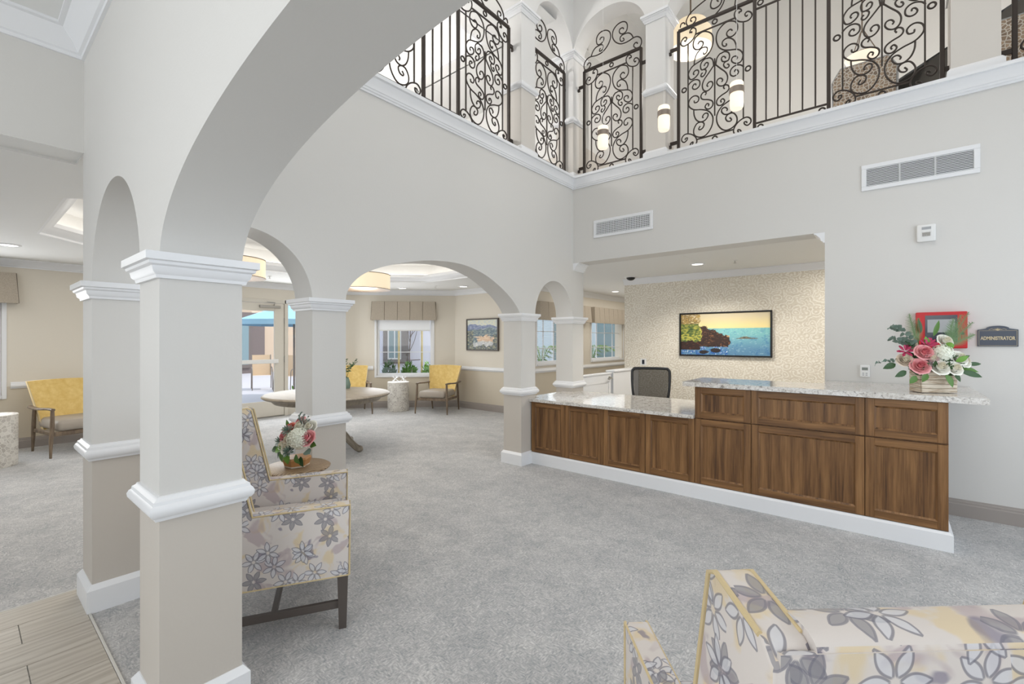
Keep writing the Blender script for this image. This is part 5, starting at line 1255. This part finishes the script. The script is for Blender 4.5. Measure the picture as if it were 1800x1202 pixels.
# ------------------------------------------------------------------ outdoors
b = MB(); b.add([(-40, -25, -.03), (-9.2, -25, -.03), (-9.2, 30, -.03), (-40, 30, -.03)], [(0, 1, 2, 3)]); b.add([(-9.2, 7.2, -.03), (-5.5, 7.2, -.03), (-5.5, 30, -.03), (-9.2, 30, -.03)], [(0, 1, 2, 3)])
struct(b.build('ground', 'patio', angle=None))
bl = thing('patio_building', 'tan building with dark siding across the patio', 'building', (-22.2, 6.2, -.03), PI / 2 + .1)
MB().box(-14, 12, 0, .3, 0, 6).build('stucco_wall', 'stucco_tan', bl)
MB().box(-2.6, 2.95, -.06, .0, 0, 2.75).build('siding_panel', 'siding', bl)
wn = MB().box(1.35, 2.3, -.12, -.06, .25, 2.35).build('window_frame', 'brown_frame', bl); MB().box(1.45, 2.2, -.125, -.118, .40, 2.2).build('window_pane', 'outdoor_glass', wn)
um = thing('patio_umbrella', 'light blue market umbrella on the patio outside the glass door', 'umbrella', (-11.75, 5.5, -.03))
for k in range(8):
    a, c = 2 * PI * k / 8 + .2, 2 * PI * (k + 1) / 8 + .2; R = 1.35
    b = MB(); b.add([(0, 0, 2.50), (R * math.cos(a), R * math.sin(a), 1.99), (R * math.cos(c), R * math.sin(c), 1.99)], [(0, 1, 2)])
    b.add([(R * math.cos(a), R * math.sin(a), 1.99), (R * math.cos(c), R * math.sin(c), 1.99), (R * math.cos(c), R * math.sin(c), 1.87), (R * math.cos(a), R * math.sin(a), 1.87)], [(0, 1, 2, 3)])
    b.build('canopy_gore', 'umbrella_blue', um, angle=None)
    MB().tube([(0, 0, 2.47), (R * math.cos(a), R * math.sin(a), 1.975)], .01, 5).build('rib', 'patio_metal', um)
MB().tube([(0, 0, 0), (0, 0, 2.52)], .024, 10).build('pole', 'patio_metal', um); MB().lathe([(0, 0), (.25, 0), (.25, .06), (.05, .1), (0, .1)], 20).build('base', 'patio_metal', um)
def patio_chair(label, loc, rz):
    c = thing('patio_chair', label, 'chair', loc, rz, 'tan sling patio chairs')
    MB().grid(lambda u, v: ((u - .5) * .5, -.22 - .16 * v - .03 * math.sin(PI * u), .42 + .62 * v), 6, 6).build('sling_back', 'sling_tan', c)
    MB().grid(lambda u, v: ((u - .5) * .5, .25 - .47 * v, .44 - .02 * v), 6, 4).build('sling_seat', 'sling_tan', c)
    for s in (-1, 1):
        MB().tube(spline([(s * .27, .28, 0), (s * .27, .26, .42), (s * .27, .2, .64), (s * .27, -.25, .66), (s * .27, -.28, .5), (s * .27, -.38, 0)], 4), .014, 6).build('side_frame', 'patio_metal', c)
        MB().tube([(s * .26, -.2, .40), (s * .26, -.38, 1.05)], .013, 6).build('back_post', 'patio_metal', c)
    return c
pc0 = patio_chair('tan sling patio chair nearest the left in the door glass', (-14.8, 5.95, -.03), -1.9)
copy_thing(pc0, 'tan sling patio chair right of the other, in the door glass', (-13.85, 6.3, -.03), -2.6)
copy_thing(pc0, 'tan sling patio chair seen through the sidelight', (-13.3, 6.7, -.03), 1.2)
def shrub(label, loc, r, n, cat='shrub', m='leaf_bright', leafL=.09, zc=0.0):
    s = thing('shrub', label, cat, loc); b = MB()
    for k in range(n):
        d = Vector((random.gauss(0, 1), random.gauss(0, 1), abs(random.gauss(.3, .7)))).normalized(); p = (d.x * r[0] * random.uniform(.3, 1), d.y * r[1] * random.uniform(.3, 1), zc + d.z * r[2] * random.uniform(.3, 1))
        leaf(b, p, (d.x, d.y, d.z + .4), leafL, leafL * .5)
    tag(b.build('foliage', m, s, angle=None), kind='stuff')
    b = MB()
    for k in range(5): b.tube([(0, 0, -.0), (r[0] * .5 * math.cos(k * 1.3), r[1] * .5 * math.sin(k * 1.3), zc + r[2] * .5)], .008, 5)
    b.build('stems', 'stem', s)
shrub('bright green plant at the foot of the sidelight', (-9.9, 4.6, -.03), (.35, .45, .45), 220)
# facade, stakes and sapling outside the angled window (local frame of the angled wall; n = 2.1*sqrt2 outwards)
ow = WF((-11.24, 7.46), (1, 1), 1)
fw = thing('stucco_facade', 'pale lavender stucco facade outside the angled window', 'building', (-11.24, 7.46, -.03), PI / 4)
MB().box(-.7, 2.2, 0, .25, 0, 4.0).build('stucco_wall', 'stucco_lav', fw)
fr_ = MB().box(.30, .42, -.05, .0, .93, 2.2).box(.30, 1.0, -.05, .0, .84, .96).box(.80, 1.0, -.05, 0, .96, 2.2).build('window_surround', 'brown_frame', fw)
MB().box(.42, .80, -.03, 0, .96, 2.2).build('window_sash', 'trim', fr_); MB().box(.46, .60, -.034, -.028, 1.0, 2.15).box(.63, .77, -.034, -.028, 1.0, 2.15).build('window_pane', 'outdoor_glass', fr_)
for lb, s in (('left bamboo stake outside the angled window', .775), ('right bamboo stake outside the angled window', 1.40)):
    p = ow.at(s, .35); k = thing('bamboo_stake', lb, 'stake', (p[0], p[1], -.03), 0, 'stakes beside the sapling'); MB().tube([(0, 0, 0), (.01, 0, 1.2), (-.005, .01, 2.4)], .028, 8).build('stake_shaft', 'bamboo', k)
p = ow.at(1.09, .35); p = ow.at(1.088, .30); sp = thing('sapling', 'bare young tree tied between two bamboo stakes', 'tree', (p[0], p[1], -.03), PI / 4)
MB().tube(spline([(0, 0, 0), (.01, 0, .6), (-.03, 0, 1.1), (0, 0, 1.6), (0, 0, 2.4)], 4), [.018] * 5 + [.015] * 6 + [.011] * 6, 6).build('trunk', 'bark', sp)
for x, z0, z1 in ((-.25, 1.15, 1.9), (.22, 1.2, 1.95), (-.14, 1.45, 2.2), (.13, 1.5, 2.2), (.3, 1.6, 2.1)): MB().tube(spline([(-.02, 0, z0), (x * .5, .02, z0 + (z1 - z0) * .4), (x, .03, z1)], 4), .008, 5).build('branch', 'bark', sp)
MB().tube([(-.275, 0, .93), (.27, 0, .96)], .012, 6).build('tie_bar', 'bark', sp)
for i, s in enumerate((.12, .60, 1.12, 1.66)):
    p = ow.at(s, .80); shrub(['leafy shrub at the left of the angled window view', 'low leafy shrub under the left stake', 'low leafy shrub under the right stake', 'leafy shrub at the right of the angled window view'][i], (p[0], p[1], -.03), (.2, .2, .42), 170, zc=.52, leafL=.11, m=['leaf_mid', 'leaf_dark', 'leaf_mid', 'leaf_bright'][i])
# facade and palms outside the corridor windows
fc = thing('white_facade', 'pale facade with grey windows outside the corridor windows', 'building', (-11.0, 13.2, -.03), 0)
MB().box(0, 5.4, 0, .3, 0, 4.5).build('stucco_wall', 'facade_blue', fc)
for k in range(3): f_ = MB().box(.25 + k * 1.7, 1.15 + k * 1.7, -.08, 0, .6, 2.6).build('window_frame', 'facade_white', fc); MB().box(.33 + k * 1.7, 1.07 + k * 1.7, -.09, -.075, .7, 2.5).build('window_pane', 'outdoor_glass', f_)
def palm(label, loc, n=11, L=1.3):
    p = thing('palm', label, 'palm', loc, 0, 'palms outside the corridor windows'); MB().tube([(0, 0, 0), (.03, 0, .5), (0, .02, .9)], [.07, .06, .05], 8).build('trunk', 'bark', p)
    for k in range(n):
        a = 2 * PI * k / n + .3; b = MB(); q = spline([(0, 0, .88), (L * .35 * math.cos(a), L * .35 * math.sin(a), 1.35), (L * .8 * math.cos(a), L * .8 * math.sin(a), 1.2)], 6); b.tube(q, .008, 4)
        for i in range(2, len(q)):
            for s in (-1, 1):
                e = q[i] + Vector((math.cos(a + s * .9), math.sin(a + s * .9), -.35)) * .32 * (1 - .5 * i / len(q)); w = Vector((math.cos(a), math.sin(a), 0)) * .02
                b.add([q[i] - w, q[i] + w, e], [(0, 1, 2)])
        b.build('frond', 'palm', p, angle=None)
    return p
pm = palm('feathery palm outside the window behind the small arch', (-6.75, 9.35, -.03), L=.85)
copy_thing(pm, 'feathery palm outside the corridor window', (-6.55, 11.5, -.03), 1.0)

# ------------------------------------------------------------------ upper floor, seen through the grilles
ul = thing('upper_drum_lamp', 'lit two-tier drum lamp behind the long grille on the upper floor', 'lamp', (-2.05, 6.22, 5.33))
MB().lathe([(.26, 0), (.26, .22)], 40, close=False).build('shade', 'drumshade', ul); MB().lathe([(0, .01), (.255, .01), (.255, .016), (0, .016)], 40).build('diffuser', 'diffuser', ul)
MB().lathe([(.20, .22), (.20, .34)], 40, close=False).build('upper_shade', 'drumshade', ul); MB().tube([(0, 0, .02), (0, 0, 2.07)], .01, 8).build('stem', 'brownbar', ul)
hl = thing('hanging_bowl_lamp', 'lit glass bowl lamp hanging above the upstairs chair', 'lamp', (-.25, 6.6, 4.60))
MB().lathe([(0, .0), (.08, .01), (.14, .05), (.165, .11), (.16, .115), (.13, .06), (0, .02)], 32).build('bowl', 'glow', hl)
MB().lathe([(0, .12), (.1, .12), (.1, .15), (.03, .19), (0, .2)], 24).build('cap', 'bronze', hl)
for k in range(3): MB().tube([(.15 * math.cos(k * 2.1), .15 * math.sin(k * 2.1), .11), (.02 * math.cos(k * 2.1), .02 * math.sin(k * 2.1), .4)], .005, 6).build('rod', 'brownbar', hl)
MB().tube([(0, 0, .39), (0, 0, 2.8)], .007, 6).build('stem', 'brownbar', hl)
def high_chair(label, loc, rz):
    c = thing('high_back_chair', label, 'chair', loc, rz, 'pebble-print chairs upstairs')
    MB().prism([(-.25, .40), (.25, .40), (.27, 1.10), (.20, 1.22), (-.20, 1.22), (-.27, 1.10)], -.27, -.20, 'y').build('backrest', 'pebfab', c)
    MB().tube([(-.25, -.235, .40), (-.275, -.235, 1.10), (-.20, -.235, 1.23), (.20, -.235, 1.23), (.275, -.235, 1.10), (.25, -.235, .40)], .018, 8).build('back_frame', 'grey_plastic', c)
    MB().box(-.26, .26, -.22, .26, .40, .50, b=.02).build('seat', 'pebfab', c)
    for x in (-.23, .23):
        for y in (-.23, .22): MB().tube([(x, y, 0), (x, y, .41)], .018, 8).build('leg', 'darkwood', c)
    return c
hc = high_chair('pebble-print high-back chair upstairs beside the black piano', (-.22, 5.94, 3.2), PI)
copy_thing(hc, 'pebble-print high-back chair upstairs at the right edge of the photo', (.98, 5.94, 3.2), PI)
pi_ = thing('grand_piano', 'black grand piano with raised lid behind the upper grille', 'piano', (.25, 7.28, 3.2), .0)
rim = [(-.45, -.75), (.95, -.75), (.95, -.1), (.75, .25), (.5, .45), (.35, .75), (.05, .85), (-.3, .75), (-.45, .4)]
MB().prism(rim, .62, .95).build('case', 'piano', pi_)
MB().prism([(x, y * 1.0) for x, y in rim], 0, .02, xf=T((-.45, 0, .955)) @ RY(math.radians(-27)) @ T((.45, 0, 0))).build('lid', 'piano', pi_)
MB().tube([(.6, -.55, .95), (.5, -.55, 1.42)], .012, 8).build('lid_prop', 'piano', pi_)
for x, y in ((-.35, -.6), (.85, -.6), (0, .65)): MB().tube([(x, y, 0), (x, y, .63)], [.03, .05], 10).build('leg', 'piano', pi_)
MB().box(-.45, .95, -.93, -.74, .62, .72, b=.01).build('key_bed', 'piano', pi_); MB().box(-.40, .90, -.91, -.76, .72, .732).build('keys', 'white_plastic', pi_)
